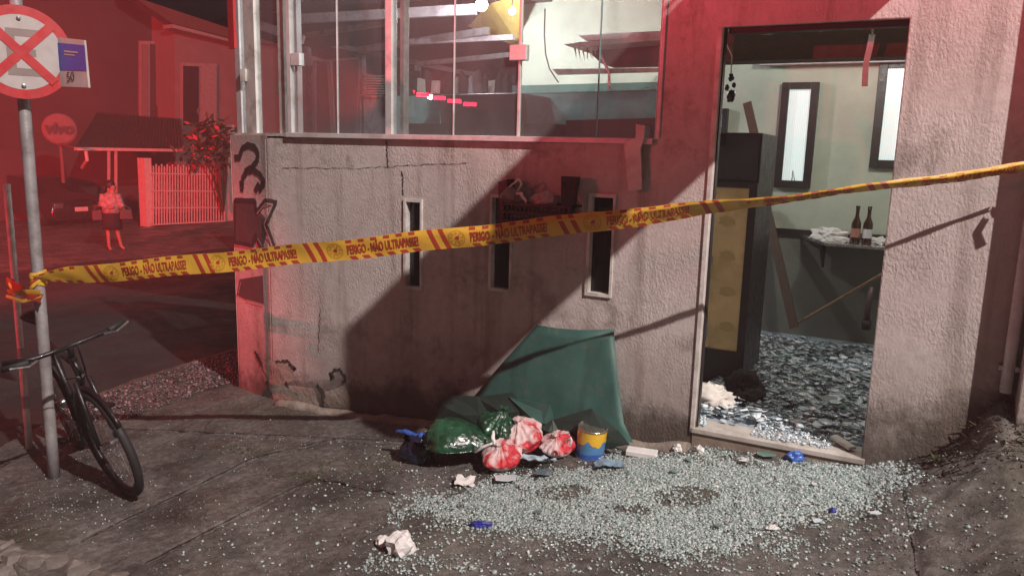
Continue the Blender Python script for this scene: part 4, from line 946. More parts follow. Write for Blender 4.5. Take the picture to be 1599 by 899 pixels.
crumple(1240, 719, (.040, .028, .030), 'bright blue crumpled glove on the glass below the threshold', 'bluebag', 'blue_glove', 'glove', 4, 'blue nitrile gloves')
crumple(752, 822, (.050, .015, .016), 'flat deep blue glove lying left in the granules', 'bluedark', 'blue_glove', 'glove', 4, 'blue nitrile gloves')
crumple(1300, 800, (.013, .016, .014), 'small deep blue scrap right of centre in the granules', 'bluedark', 'blue_glove', 'glove', 3, 'blue nitrile gloves')
crumple(1231, 712, (.022, .018, .018), 'brownish stone against the threshold above the blue glove', 'brick', 'rubble_stone', 'stone', 2, None, .3)
for px, py, lab in ((1205, 831, 'white paper scrap at the lower edge of the granules'), (1160, 725, 'white paper scrap left of the green shard')):
    p = base_at(px, py); solo('paper_scrap', sheet(p + Vector((0, 0, .018)), .045, .025, px, .006, 4, 10, .3, .001, .5), 'foam', lab, 'paper', p, 'paper scraps on the granules')
# ================================================================== CRATE hanging at the slot window
cr = thing('plastic_crate', 'black plastic crate stuffed with bags hanging at the middle slot window', 'crate', W(840, 345, -.1))
x0, x1 = W(778, 345, -.18).x, W(890, 345, -.18).x; z0, z1 = W(830, 350, -.18).z, W(830, 318, -.18).z; zt_ = z1 + .03
def rim(zz): return MB().span(x0, x1, -.19, -.178, zz, zz + .016).span(x0, x1, -.022, -.010, zz, zz + .016).span(x0, x0 + .012, -.178, -.022, zz, zz + .016).span(x1 - .012, x1, -.178, -.022, zz, zz + .016)
for zz in (z0, (z0 + z1) / 2 - .005, z1 - .016): obj('rail', rim(zz), 'black', cr)
n = 17
for k in range(n):
    x = lerp(x0 + .006, x1 - .006, k / (n - 1)); obj('slat', MB().span(x - .004, x + .004, -.187, -.181, z0 + .016, z1 - .017), 'black', cr)
obj('crate_floor', MB().span(x0 + .012, x1 - .012, -.176, -.024, z0 + .001, z0 + .008), 'black', cr)
for xa in (x0, x1 - .05):
    obj('corner_post', MB().slab([(xa, -.185, z0), (xa + .05, -.185, z0), (xa + (.09 if xa == x0 else .05), -.1, zt_ + .13), (xa - (.02 if xa == x0 else .05), -.1, zt_ + .13)], (0, .05, 0)) if xa != x0 else MB().slab([(xa, -.16, z0), (xa + .015, -.16, z0), (xa + .02, -.12, zt_ + .1), (xa - .04, -.12, zt_ + .08)], (0, .1, 0)), 'black', cr)
for px, py, s, mt, sd, lab in ((800, 322, (.085, .06, .062), 'greyplas', 2, 'greyish bag in the left half of the crate'), (850, 324, (.085, .06, .055), 'pinkplas', 4, 'pinkish plastic bag in the right half of the crate')):
    if mt not in M: M[mt] = pm(mt, (.20, .17, .17) if mt == 'greyplas' else (.42, .31, .31), .35, bump=.01, bs=20)
    p = W(px, py, -.11); solo('stuffed_bag', blob(p, s, sd, .3, 1.6, .5, 4, -.7), mt, lab, 'bag', p, 'bags stuffed in the crate', smooth=True)
t = thing('bag_handle', 'pale looped bag handle rising from the crate', 'handle', W(815, 315, -.12))
ribbon([(808, 300, -.13), (815, 286, -.13), (809, 280, -.13), (796, 292, -.12), (780, 300, -.1)], 0, .006, 'paper', t, 'loop'); ribbon([(806, 303, -.15), (814, 302, -.16), (822, 318, -.16)], 0, .008, 'paper', t, 'loop')
# foam strip hanging from the sill
q = [(974, 224), (992, 215), (993, 194), (1006, 196), (1004, 220), (1000, 232), (1002, 296), (981, 299)]
solo('foam_strip', MB().slab([W(*a, -.05) for a in q], (0, .015, 0)), 'whitep', 'pale bent strip hanging down from the right end of the window sill', 'strip', W(990, 298, -.04), bevel=.002)
# ================================================================== SIGN POLE
pb = G(85, 745); tilt_top = W(30, -60, pb.y)
sp = thing('no_stopping_sign', 'grey street pole with round no stopping sign, red cross over letter E', 'traffic sign', pb)
zs_ = np.linspace(pb.z, pb.z + 3.35, 14)
obj('pole', MB().tube([(pb.x, pb.y, z) for z in zs_], .031, 18), 'galv', sp, smooth=True)
sc_ = W(33, 82, pb.y - .05); vn = (CAM - sc_); vn.z = 0; vn.normalize(); vn = (vn + Vector((.10, 0, 0))).normalized(); su = Vector((0, 0, 1)); sr = su.cross(vn)
Rr = .238
def disc(r, off, n=56, th=.003): return MB().slab([sc_ + vn * off + (sr * math.cos(6.28318 * i / n) + su * math.sin(6.28318 * i / n)) * r for i in range(n)], -vn * th)
obj('sign_plate', disc(Rr, .0), 'signr', sp); obj('white_field', disc(Rr * .80, .002, th=.0015), 'signw', sp)
def sbox(nm, x0, x1, y0, y1, off, mat): return obj(nm, MB().slab([sc_ + vn * off + sr * (a * Rr) + su * (b * Rr) for a, b in ((x0, y0), (x1, y0), (x1, y1), (x0, y1))], -vn * .001), mat, sp)
sbox('letter_e', -.27, -.10, -.50, .50, .0035, 'signk'); sbox('letter_e', -.10, .36, .34, .50, .0035, 'signk'); sbox('letter_e', -.10, .36, -.50, -.34, .0035, 'signk'); sbox('letter_e', -.10, .28, -.08, .08, .0035, 'signk')
for sgn, off in ((1, .005), (-1, .0062)):
    d = (sr + su * sgn).normalized(); e = d.cross(vn)
    obj('red_bar', MB().slab([sc_ + vn * off + d * (a * Rr * .86) + e * (b * Rr * .095) for a, b in ((-1, -1), (1, -1), (1, 1), (-1, 1))], -vn * .001), 'signr', sp)
for s_ in (.72, -.72): obj('bolt', MB().lathe([(.011, 0), (.011, .004), (.004, .007)], sc_ + vn * .005 + su * Rr * s_ + sr * -.0, vn, 12), 'steel', sp)
# blue and white street plate behind
q = [(88, 58), (131, 64), (138, 137), (94, 136)]; ex = Vector((.0, .012, 0))
py_ = pb.y + .10
ns = thing('street_name_plate', 'blue and white house number plate fixed behind the round sign', 'street sign', W(100, 137, py_))
obj('plate', MB().slab([W(*a, py_) for a in ((60, 55), (131, 63), (138, 137), (64, 134))], ex), 'signw', ns)
obj('blue_band', MB().slab([W(*a, py_ - .002) for a in ((60, 64), (132, 71), (135, 111), (62, 109))], (0, .001, 0)), 'signb', ns)
obj('fine_print', MB().slab([W(*a, py_ - .004) for a in ((100, 79), (121, 81), (121, 83.5), (100, 81.5))], (0, .001, 0)), 'signw', ns); obj('fine_print', MB().slab([W(*a, py_ - .004) for a in ((100, 84), (116, 85.5), (116, 87.5), (100, 86))], (0, .001, 0)), 'signw', ns)
obj('clamp_arm', MB().tube([(pb.x, pb.y + .03, W(70, 100, py_).z), W(70, 100, py_ + .01)], .012, 8), 'steel', ns)
vs, fs = text_mesh('50', .072, 0, 0); o_ = W(104, 128, py_ - .005); ux = (W(120, 126, py_ - .004) - o_).normalized()
obj('number', MB().add([o_ + ux * v.x * .95 + Vector((0, 0, 1)) * v.y for v in vs], fs), 'dark', ns, fix=False)
# thin white post
wb = G(46, 700)
wp = thing('white_post', 'thin white painted post at the far left beside the bicycle', 'post', wb)
obj('shaft', MB().tube([(wb.x, wb.y, z) for z in np.linspace(wb.z - .02, wb.z + 1.72, 8)], .021, 14), 'whitep', wp, smooth=True)
for a, b in ((.28, .36), (.62, .68)): obj('worn_band', MB().tube([(wb.x, wb.y, wb.z + a), (wb.x, wb.y, wb.z + b)], .0225, 14), 'galv', wp)
# ================================================================== BARRIER TAPE
zl = W(66, 455, -1.8 - .03).z
TP0 = Vector((pb.x + .01, pb.y - .035, zl)); P1z = W(1599, 256, -.10).z
TP1 = Vector((1.475, -.14, P1z + .006)); TL = (TP1 - TP0).length; td = (TP1 - TP0).normalized()
tn = td.cross(Vector((0, 0, 1))).normalized()
if tn.dot(CAM - TP0) < 0: tn = -tn
tu = tn.cross(td).normalized()
if tu.z < 0: tu = -tu
TW = .106
def tape(s, v, off=0.):
    """s metres along, v metres across"""
    t = s / TL; sag = -.035 * 4 * t * (1 - t)
    roll = math.radians(8) + math.radians(46) * sm(1.9, 4.3, s) + .07 * math.sin(s * 1.7 + 1) + .06 * math.sin(s * 5.1)
    width = lerp(.35, 1, sm(0, .28, s)) * lerp(1, .62, sm(3.6, TL, s))
    wv = tu * math.cos(roll) + tn * math.sin(roll); nn = tn * math.cos(roll) - tu * math.sin(roll)
    curl = .006 * math.sin(v / TW * 3 + s * 3) + .0015 * math.sin(s * 31 + v * 40)
    edge = sm(.025, .055, v) * sm(2.0, 3.0, s) * .02
    return TP0 + td * s + Vector((0, 0, sag + .004 * math.sin(s * 9))) + wv * v * width + nn * (curl + off) - tn * edge
mb = MB(); NS, NW = 700, 10
for i in range(NS + 1):
    for j in range(NW + 1): mb.v.append(tape(TL * i / NS, TW * (j / NW - .5)))
for i in range(NS):
    for j in range(NW): a = i * (NW + 1) + j; mb.f.append([a, a + 1, a + NW + 2, a + NW + 1])
tp = thing('barrier_tape', 'yellow and red warning tape stretched across the whole scene from pole to pillar', 'barrier tape', TP0)
obj('strip', mb, 'tapey', tp, smooth=True, fix=False)
OFF = .0012
def tq(s0, s1, v0, v1, sh=0., n=5, mb=None):
    for i in range(n + 1):
        for j in range(n + 1):
            v = lerp(v0, v1, j / n); mb.v.append(tape(lerp(s0, s1, i / n) + sh * (v - v0), v, OFF))
    k0 = len(mb.v) - (n + 1) ** 2
    for i in range(n):
        for j in range(n): a = k0 + i * (n + 1) + j; mb.f.append([a, a + 1, a + n + 2, a + n + 1])
marks = [.504, 1.142, 1.81, 2.463, 3.138, 3.86, 4.53]
tv, tf = text_mesh('PERIGO - NÃO ULTRAPASSE!', 1.0, .12, .03)
tx0, tx1 = min(v.x for v in tv), max(v.x for v in tv)
caps = .70
pr_n = 0
def mark(nm, mb, mat):
    if len(mb.v): obj(nm, mb, mat, tp, fix=False)
for mk in [-.15] + marks:
    s0, s1 = mk + .068, mk + .455; k = (s1 - s0) / (tx1 - tx0)
    if mk > 0:
        fs2 = []; txt = MB()
        hs = .046 / caps
        txt.add([tape(s0 + (v.x - tx0) * k, -.021 + v.y * hs, .0030) for v in tv if True], tf)
        if s1 < TL: obj('lettering', txt, 'taper', tp, fix=False)
    for q in range(6):
        a = s0 + .0 + q * .068
        if a > .02 and a < TL - .1:
            m1 = MB(); tq(a, a + .032, .036, .051, .0, 3, m1); mark('red_print', m1, 'taper'); m1 = MB(); tq(a + .02, a + .055, -.052, -.034, -.8, 3, m1); mark('red_print', m1, 'taper')
    for q in (.505, .563):
        if mk + q > .02 and mk + q < TL - .05: m1 = MB(); tq(mk + q + .03, mk + q + .055, -.052, .052, -.32, 6, m1); mark('red_print', m1, 'taper')
    och = MB(); red = MB()
    if mk > 0:
        for i in range(28):
            a0, a1 = 6.28318 * i / 28, 6.28318 * (i + 1) / 28
            och.add([tape(mk + r * math.cos(a) * 1.05, r * math.sin(a), OFF) for r, a in ((.036, a0), (.043, a0), (.043, a1), (.036, a1))], [(0, 1, 2, 3)])
        for r0, r1, step in ((.022, .032, 9),):
            for i in range(step * 2):
                if i % 2: continue
                a0, a1 = 6.28318 * i / (step * 2), 6.28318 * (i + 1) / (step * 2)
                och.add([tape(mk + r * math.cos(a) * 1.05, r * math.sin(a), OFF) for r, a in ((r0, a0), (r1, a0), (r1, a1), (r0, a1))], [(0, 1, 2, 3)])
        red.add([tape(mk + a, b, OFF) for a, b in ((-.012, -.004), (.010, -.008), (.014, .012), (-.002, .010))], [(0, 1, 2, 3)])
        och.add([tape(mk + a, b, OFF) for a, b in ((-.012, -.02), (.014, -.02), (.008, -.010), (-.008, -.010))], [(0, 1, 2, 3)])
        mark('emblem', och, 'tapeg'); mark('emblem_core', red, 'taper')
# wraps and loose end round the two posts
def wrap(cx_, cy_, z, r, tilt, wd, mat, ph=0.):
    mb = MB(); n = 40
    for i in range(n + 1):
        a = 6.28318 * i / n + ph; rr_ = r * (1 + .12 * noise.noise(Vector((i * .3, ph, z * 9)))); c = Vector((cx_ + rr_ * math.cos(a), cy_ + rr_ * math.sin(a), z + tilt * math.cos(a - .6)))
        for s_ in (-.5, 0, .5): mb.v.append(c + Vector((0, 0, s_ * wd * (1 + .3 * math.sin(3 * a)))) + Vector((math.cos(a), math.sin(a), 0)) * (.004 if s_ == 0 else 0))
    for i in range(n):
        for j in range(2): a = i * 3 + j; mb.f.append([a, a + 1, a + 4, a + 3])
    obj('tie_wrap', mb, mat, tp, smooth=True, fix=False)
for k in range(4): wrap(pb.x, pb.y, zl + random.uniform(-.03, .03), .036 + k * .0025, random.uniform(-.03, .03), .03, 'tapey', k)
wrap(pb.x, pb.y, zl - .01, .047, .035, .016, 'taper', 3)
hx = W(14, 448, wb.y).z
for k in range(3): wrap(wb.x, wb.y, hx + random.uniform(-.02, .02), .027 + k * .003, random.uniform(-.03, .03), .03, 'tapey' if k else 'taper', k)
def band(pts, wd, mat, tw=0.):
    mb = MB(); f_ = []
    for a, b in zip(pts[:-1], pts[1:]): f_ += [a.lerp(b, k / 8) for k in range(8)]
    f_.append(pts[-1]); N = len(f_)
    for i, p in enumerate(f_):
        t = (f_[min(i + 1, N - 1)] - f_[max(i - 1, 0)]).normalized(); vv = (CAM - p).normalized(); b = t.cross(vv).normalized(); nn = b.cross(t)
        r_ = tw * i / N; b2 = b * math.cos(r_) + nn * math.sin(r_); mb.v += [p + b2 * wd / 2, p + nn * .004, p - b2 * wd / 2]
    for i in range(N - 1):
        for j in range(2): a = i * 3 + j; mb.f.append([a, a + 1, a + 4, a + 3])
    obj('loose_end', mb, mat, tp, smooth=True, fix=False)
Y1 = pb.y - .05; Y2 = wb.y - .03
band([W(66, 466, Y1), W(45, 460, Y1), W(28, 449, Y2), W(10, 438, Y2)], .05, 'taper', .8); band([W(64, 456, Y1), W(40, 456, Y1), W(12, 455, Y2)], .03, 'tapey', .5); band([W(10, 462, Y2), W(36, 470, Y1), W(66, 462, Y1)], .022, 'tapey', 1.0)
band([Vector((1.475, -.14, P1z)), Vector((1.60, -.16, P1z + .02)), Vector((1.9, -.14, P1z + .05))], .05, 'tapey'); band([Vector((1.478, -.155, P1z)), Vector((1.468, -.17, P1z - .05)), Vector((1.485, -.165, P1z - .12))], .03, 'taper', .6)
# ================================================================== BICYCLE
bk = thing('bicycle', 'black bicycle leaning on the sign pole with its front wheel turned toward us', 'bicycle', G(120, 745))
def frame_axes(fwd, lean, side):
    f = Vector(fwd).normalized(); s = Vector((0, 0, 1)).cross(f).normalized(); u = Vector((0, 0, 1)) * math.cos(lean) + s * math.sin(lean) * side; s2 = f.cross(u).normalized(); return f, u, s2
FC = G(200, 770)
Rw = .325
ff, fu, fs_ = frame_axes((.97, -.23, 0), .26, -1)
def wheel(contact, f, u, s):
    c = contact + u * Rw
    w_ = obj('wheel', MB(), 'rubber', bk); mb = MB(); n = 48; ring = [c + (f * math.cos(6.28318 * i / n) + u * math.sin(6.28318 * i / n)) * (Rw - .02) for i in range(n)]
    def tor(R_, r_, m=8, sx=1.0):
        t_ = MB()
        for i in range(n):
            d = f * math.cos(6.28318 * i / n) + u * math.sin(6.28318 * i / n)
            for j in range(m): b = 6.28318 * j / m; t_.v.append(c + d * (R_ + r_ * math.cos(b)) + s * r_ * sx * math.sin(b))
        for i in range(n):
            for j in range(m): a = i * m + j; b = i * m + (j + 1) % m; a2 = ((i + 1) % n) * m + j; b2 = ((i + 1) % n) * m + (j + 1) % m; t_.f.append([a, b, b2, a2])
        return t_
    t_ = tor(Rw - .024, .024); me = bpy.data.meshes.new('wheel'); me.from_pydata([tuple(v - root_loc(bk)) for v in t_.v], [], t_.f); me.materials.append(M['rubber']); me.shade_smooth(); w_.data = me
    obj('rim', tor(Rw - .052, .010, 8, 1.1), 'steel' if False else 'blackpaint', w_, smooth=True)
    obj('hub', MB().tube([c - s * .05, c + s * .05], .02, 12), 'steel', w_, smooth=True)
    sp_ = MB()
    for i in range(28):
        a = 6.28318 * i / 28; d = f * math.cos(a) + u * math.sin(a); a2 = a + (.5 if i % 4 < 2 else -.5); h = f * math.cos(a2) + u * math.sin(a2); sp_.tube([c + h * .02 + s * (.03 if i % 2 else -.03), c + d * (Rw - .055)], .0013, 4, False)
    obj('spokes', sp_, 'steel', w_); return c
fc = wheel(FC, ff, fu, fs_)
RC = FC + Vector((-.97, .36, 0)); RC.z = gz(RC.x, RC.y)
rf, ru, rs_ = frame_axes(FC - RC, .24, -1)
rc_ = wheel(RC, rf, ru, rs_)
hd0 = fc - rf * .05 + fu * .42; hd1 = fc - rf * .10 + fu * .51 - ff * .0
def bt(nm, a, b, r, mat='blackpaint', **k): return obj(nm, MB().tube([a, Vector(a).lerp(Vector(b), .5), b], r, 10), mat, bk, smooth=True)
for sg_ in (-1, 1): bt('fork_blade', fc + fs_ * .05 * sg_, hd0 - fu * .03 + fs_ * .035 * sg_, .013)
bt('head_tube', hd0, hd1, .022)
bbk = rc_ + rf * .44 - ru * .04; seat = bbk - rf * .14 + ru * .52
bt('top_tube', hd1 - fu * .03, seat - ru * .02, .018); bt('down_tube', hd0, bbk, .021); bt('seat_tube', bbk, seat, .017); bt('seat_post', seat, seat + (seat - bbk).normalized() * .14, .013, 'steel')
for sg_ in (-1, 1): bt('chain_stay', bbk + rs_ * .03 * sg_, rc_ + rs_ * .06 * sg_, .011); bt('seat_stay', seat - ru * .03 + rs_ * .02 * sg_, rc_ + rs_ * .06 * sg_, .009)
st_ = seat + (seat - bbk).normalized() * .15
mb = MB()
for i in range(12):
    t = i / 11; wd = lerp(.075, .018, sm(.1, .75, t)); c = st_ - rf * .12 + rf * .27 * t + ru * (.015 * math.cos(t * 6))
    for j in range(8): a = 6.28318 * j / 8; mb.v.append(c + rs_ * wd * math.cos(a) + ru * .022 * math.sin(a))
for i in range(11):
    for j in range(8): mb.f.append([i * 8 + j, i * 8 + (j + 1) % 8, i * 8 + 8 + (j + 1) % 8, i * 8 + 8 + j])
mb.f += [list(range(8)), list(range(88, 96))]
obj('saddle', mb, 'black', bk, smooth=True)
bt('stem', hd1, hd1 + fu * .08 + ff * .05, .016)
hc = hd1 + fu * .08 + ff * .05; hs = fs_
obj('handlebar', MB().tube([hc - hs * .30 - ff * .06, hc - hs * .18, hc - hs * .05, hc, hc + hs * .05, hc + hs * .18 + fu * .01, hc + hs * .30 - ff * .06 + fu * .03], .0125, 10), 'blackpaint', bk, smooth=True)
for sg_ in (-1, 1): obj('grip', MB().tube([hc + hs * .20 * sg_, hc + hs * .31 * sg_ - ff * .065], .017, 10), 'rubber', bk, smooth=True); obj('brake_lever', MB().tube([hc + hs * .17 * sg_ + ff * .02, hc + hs * .22 * sg_ + ff * .06, hc + hs * .30 * sg_ + ff * .04 + fu * .02], .006, 6), 'steel', bk)
obj('cable', MB().tube([hc + hs * .16, hc + ff * .14 + fu * .05, hc + ff * .10 - fu * .12, hd0], .0035, 6), 'black', bk, smooth=True); obj('cable', MB().tube([hc - hs * .16, hc + ff * .12 + fu * .02, hc + ff * .08 - fu * .16, bbk + ru * .3], .0035, 6), 'black', bk, smooth=True)
mb = MB(); cring = [bbk + rs_ * .05 + (rf * math.cos(6.28318 * i / 32) + ru * math.sin(6.28318 * i / 32)) * (.085 if i % 2 else .09) for i in range(32)]; mb.slab(cring, rs_ * .004); obj('chainring', mb, 'steel', bk)
for sg_, dd in ((1, -1), (-1, 1)):
    e = bbk + rs_ * .07 * sg_ + (ru * .6 * dd + rf * .8 * dd).normalized() * .17; bt('crank', bbk + rs_ * .06 * sg_, e, .009, 'steel'); obj('pedal', MB().box(e + rs_ * .05 * sg_, (.09, .07, .02), .3), 'black', bk)
obj('mudguard', MB().tube([fc + (ff * math.cos(a) + fu * math.sin(a)) * (Rw + .02) for a in np.linspace(.6, 3.4, 22)], .012, 6), 'blackpaint', bk, smooth=True)
# ================================================================== HOUSES ACROSS THE STREET
hs_ = thing('house_across', 'two storey house across the street with tall shuttered windows above a tiled lean-to', 'house', FP(280, 340, 3))
OF = 5.0
def fslab(nm, q, off, dep_, mat, parent, **k): return obj(nm, MB().slab([FP(*a, off) for a in q], -fn * dep_), mat, parent, **k)
fslab('wall', [(272, 20), (275, 300), (470, 300), (470, -60), (330, -60)], OF, 5, 'house', hs_)
fslab('side_wall', [(-160, -120), (-160, 330), (274, 330), (274, -120)], OF + 1.4, 4, 'houseD', hs_)
fslab('eave_board', [(270, 38), (370, 64), (370, 68), (270, 44)], OF - .6, .6, 'trim', hs_)
fslab('roof_soffit', [(180, -90), (470, -90), (470, 76), (370, 62), (270, 37), (200, -10)], OF - .5, .5, 'tile', hs_)
def hwin(q, lab_mat, leafs, off):
    x0, x1, y0, y1 = q; fr = fslab('window', [(x0, y0), (x1, y0 + 2), (x1, y1), (x0, y1)], off, .12, 'trim', hs_)
    n = leafs
    for k in range(n):
        a = lerp(x0, x1, k / n) + 2; b = lerp(x0, x1, (k + 1) / n) - 2
        obj('shutter_leaf', MB().slab([FP(a, y0 + 5, off - .03), FP(b, y0 + 6, off - .03), FP(b, y1 - 4, off - .03), FP(a, y1 - 4, off - .03)], fn * .04), lab_mat[k % len(lab_mat)], fr)
hwin((219, 272, 64, 197), ['house', 'maroon', 'house', 'maroon'], 4, OF + 1.25); hwin((284, 339, 98, 200), ['dark', 'trim'], 2, OF - .14)
fslab('ledge', [(280, 196), (365, 198), (365, 212), (280, 210)], OF - .3, .3, 'house', hs_)
for k, x in enumerate((246, 262)): fslab('wall_pilaster', [(x, 66), (x + 5, 66), (x + 5, 195), (x, 195)], OF + 1.1, .1, 'houseD', hs_)
fslab('vent', [(318, 0), (345, 0), (345, 22), (320, 18)], OF - .7, .1, 'trim', hs_)
# lean-to garage with tile roof
ga = thing('garage_lean_to', 'low dark garage with ribbed tile roof and pale gutter left of the gate', 'garage', FP(170, 350, 2))
m = MB(); a, b = FP(116, 233, 1.0), FP(288, 233, 1.0); c, d = FP(150, 178, 4.6), FP(282, 188, 4.6)
nr = 30
for i in range(nr):
    t0, t1 = i / nr, (i + 1) / nr; e0, e1 = a.lerp(b, t0), a.lerp(b, t1); r0, r1 = c.lerp(d, t0), c.lerp(d, t1); up = Vector((0, 0, .09)); m.add([e0, (e0 + e1) / 2 + up, e1, r0, (r0 + r1) / 2 + up, r1], [(0, 1, 4, 3), (1, 2, 5, 4)])
obj('tile_roof', m, 'tile', ga, fix=False)
fslab('gutter', [(120, 230), (286, 233), (286, 237), (120, 235)], .8, .15, 'gate', ga)
obj('downpipe', MB().tube([FP(134, 236, .8), FP(136, 250, .8), FP(128, 262, 1.4)], .05, 8), 'gate', ga)
for x in (170, 181): obj('post', MB().tube([FP(x, 236, .9), FP(x, 345, .9)], .05, 8), 'trim', ga)
fslab('back_wall', [(-160, 230), (236, 238), (236, 350), (-160, 350)], 4.5, .3, 'houseD', ga)
# gate with pillars and bars
gt = thing('metal_gate', 'red-lit metal bar gate between two pillars across the street', 'gate', FP(295, 350, 0))
fslab('pillar', [(225, 247), (236, 247), (241, 356), (230, 357)], .1, .35, 'gate', gt); fslab('pillar', [(352, 195), (366, 195), (366, 350), (354, 350)], .1, .3, 'gate', gt)
for k in range(27):
    x = lerp(240, 351, k / 26); t_ = lerp(259, 262, k / 26); bt_ = lerp(352, 345, k / 26); obj('bar', MB().slab([FP(x - .8, t_ - (3 if k % 2 else 0)), FP(x + .8, t_ - (3 if k % 2 else 0)), FP(x + .8, bt_), FP(x - .8, bt_)], -fn * .03), 'gate', gt)
for y0, y1 in ((271, 273), (298, 299), (325, 324), (351, 345)): fslab('rail', [(238, y0 - 1), (353, y1 - 1), (353, y1 + 1), (238, y0 + 1)], -.02, .05, 'gate', gt)
fslab('yard_wall', [(236, 262), (353, 262), (353, 348), (236, 352)], 4.0, .2, 'house', gt)
# satellite dish
dc = FP(93, 202, .6); sd = thing('satellite_dish', 'round satellite dish with lettering above the garage roof', 'satellite dish', dc)
dn = (CAM - dc).normalized(); rd = 21 / F * (dc - CAM).length
obj('reflector', MB().lathe([(rd, 0), (rd * .98, .03), (rd * .6, -.05), (.02, -.09)][::-1], dc, dn, 32), 'dish', sd, smooth=True)
vs, fs = text_mesh('vivo', rd * .95, .1, .02); cxm = (min(v.x for v in vs) + max(v.x for v in vs)) / 2; dr = Vector((0, 0, 1)).cross(dn).normalized(); du = dn.cross(dr)
obj('lettering', MB().add([dc + dn * .06 + dr * (v.x - cxm) + du * (v.y - rd * .25) for v in vs], fs), 'dishtxt', sd, fix=False)
obj('feed_arm', MB().tube([dc - du * rd * .9, dc - du * rd * 1.1 + dn * .5 + dr * .3], .03, 6), 'dish', sd); obj('mast', MB().tube([dc - dn * .1, dc - dn * .2 - du * 1.5], .05, 8), 'dish', sd)
# flowering bush by the gate
bs_ = thing('potted_bush', 'dark straggly bush with red flowers beside the shop corner', 'bush', FP(345, 345, -.3))
mb = MB(); fl = MB(); rb = random.Random(5)
tr_ = MB()
for k in range(7):
    a = FP(348, 330, -.3); b = FP(rb.uniform(300, 366), rb.uniform(190, 245), -.3 + rb.uniform(-.4, .4)); tr_.tube([a, a.lerp(b, .5) + Vector((.1, 0, .2)), b], [.05, .035, .015], 6)
    for q in range(70):
        p = b + Vector((rb.gauss(0, .28), rb.gauss(0, .28), rb.gauss(0, .28))); d = Vector((rb.uniform(-1, 1), rb.uniform(-1, 1), rb.uniform(-1, 1))).normalized() * .14; e = d.orthogonal().normalized() * .06
        (fl if q % 9 == 0 else mb).add([p - d, p + e, p + d, p - e], [(0, 1, 2, 3)])
obj('stem', tr_, 'darkwood', bs_); obj('crown', mb, 'darkleaf', bs_, fix=False); obj('flowers', fl, 'flower', bs_, fix=False, kind='stuff')
# parked car in the garage
cp = FP(128, 348, 1.6); cp.z = -1.08
car = thing('parked_car', 'dark car parked nose out in the garage behind the pedestrian', 'car', cp)
cf = fn; cr_ = Vector((0, 0, 1)).cross(cf).normalized()
prof = [(0, .25, .80), (.05, .62, .84), (.35, .78, .86), (1.1, .92, .86), (1.75, 1.36, .66), (2.9, 1.42, .66), (3.7, 1.0, .82), (4.0, .7, .82), (4.05, .3, .8)]
mb = MB()
for d_, h_, hw in prof:
    for a, b in ((-1, .2), (-1.02, .55), (-.98, 1.0), (0, 1.04), (.98, 1.0), (1.02, .55), (1, .2)): mb.v.append(cp - cf * d_ + cr_ * hw * a + Vector((0, 0, .2 + (h_ - .2) * (b if b > .3 else 0.05))))
for i in range(len(prof) - 1):
    for j in range(6): a = i * 7 + j; mb.f.append([a, a + 1, a + 8, a + 7])
mb.f += [list(range(7)), list(range((len(prof) - 1) * 7, len(prof) * 7))]
obj('body', mb, 'carp', car, smooth=True, bevel=.02)
def cbox(nm, x, d_, z, sx, sd_, sz_, mat, par_=None): 
    c = cp + cr_ * x - cf * d_ + Vector((0, 0, z)); h = [(a, b, e) for a in (-1, 1) for b in (-1, 1) for e in (-1, 1)]
    return obj(nm, MB().add([c + cr_ * a * sx / 2 + cf * b * sd_ / 2 + Vector((0, 0, e * sz_ / 2)) for a, b, e in h], [(0, 1, 3, 2), (4, 6, 7, 5), (0, 4, 5, 1), (2, 3, 7, 6), (0, 2, 6, 4), (1, 5, 7, 3)]), mat, car, bevel=.01)
cbox('headlight', -.66, .02, .62, .26, .1, .14, 'steel'); cbox('headlight', .66, .02, .62, .26, .1, .14, 'steel'); cbox('number_plate', 0, -.03, .5, .40, .02, .13, 'plate'); cbox('grille', 0, -.01, .66, .7, .06, .10, 'black'); cbox('bumper', 0, -.03, .36, 1.66, .12, .16, 'carp')
obj('windscreen', MB().add([cp - cf * 1.12 + cr_ * .78 + Vector((0, 0, .95)), cp - cf * 1.12 - cr_ * .78 + Vector((0, 0, .95)), cp - cf * 1.70 - cr_ * .60 + Vector((0, 0, 1.36)), cp - cf * 1.70 + cr_ * .60 + Vector((0, 0, 1.36))], [(0, 1, 2, 3)]), 'carglass', car, fix=False)
for sx in (-.78, .78):
    for d_ in (.75, 3.2): c = cp + cr_ * sx - cf * d_ + Vector((0, 0, .30)); w_ = obj('wheel', MB().tube([c - cr_ * .09, c + cr_ * .09], .30, 20), 'rubber', car); obj('hubcap', MB().tube([c - cr_ * .1, c + cr_ * .1], .17, 14), 'steel', w_)
# ================================================================== PEDESTRIAN
ft = Z(178, 391, -1.10)
pr_ = thing('person', 'woman in pale blouse and black skirt holding a bag on the far pavement', 'person', ft)
S = 1.58 / 1.62
vw = (ft - CAM); vw.z = 0; vw.normalize(); rt_ = Vector((vw.y, -vw.x, 0)); bkd = vw
def PP(x, y, z): return ft + (rt_ * x + bkd * y + Vector((0, 0, z))) * S
def skin(nodes, edges, rad, nm, mat, par_, root=0):
    me = bpy.data.meshes.new(nm); me.from_pydata([tuple(n_ - root_loc(par_)) for n_ in nodes], edges, []); o = bpy.data.objects.new(nm, me); COL.objects.link(o); o.parent = par_
    md = o.modifiers.new('skin', 'SKIN'); md.use_smooth_shade = True
    for i, v in enumerate(me.skin_vertices[0].data): v.radius = rad[i] if isinstance(rad[i], tuple) else (rad[i], rad[i]); v.use_root = (i == root)
    s2 = o.modifiers.new('sub', 'SUBSURF'); s2.levels = s2.render_levels = 2; me.materials.append(M[mat]); return o
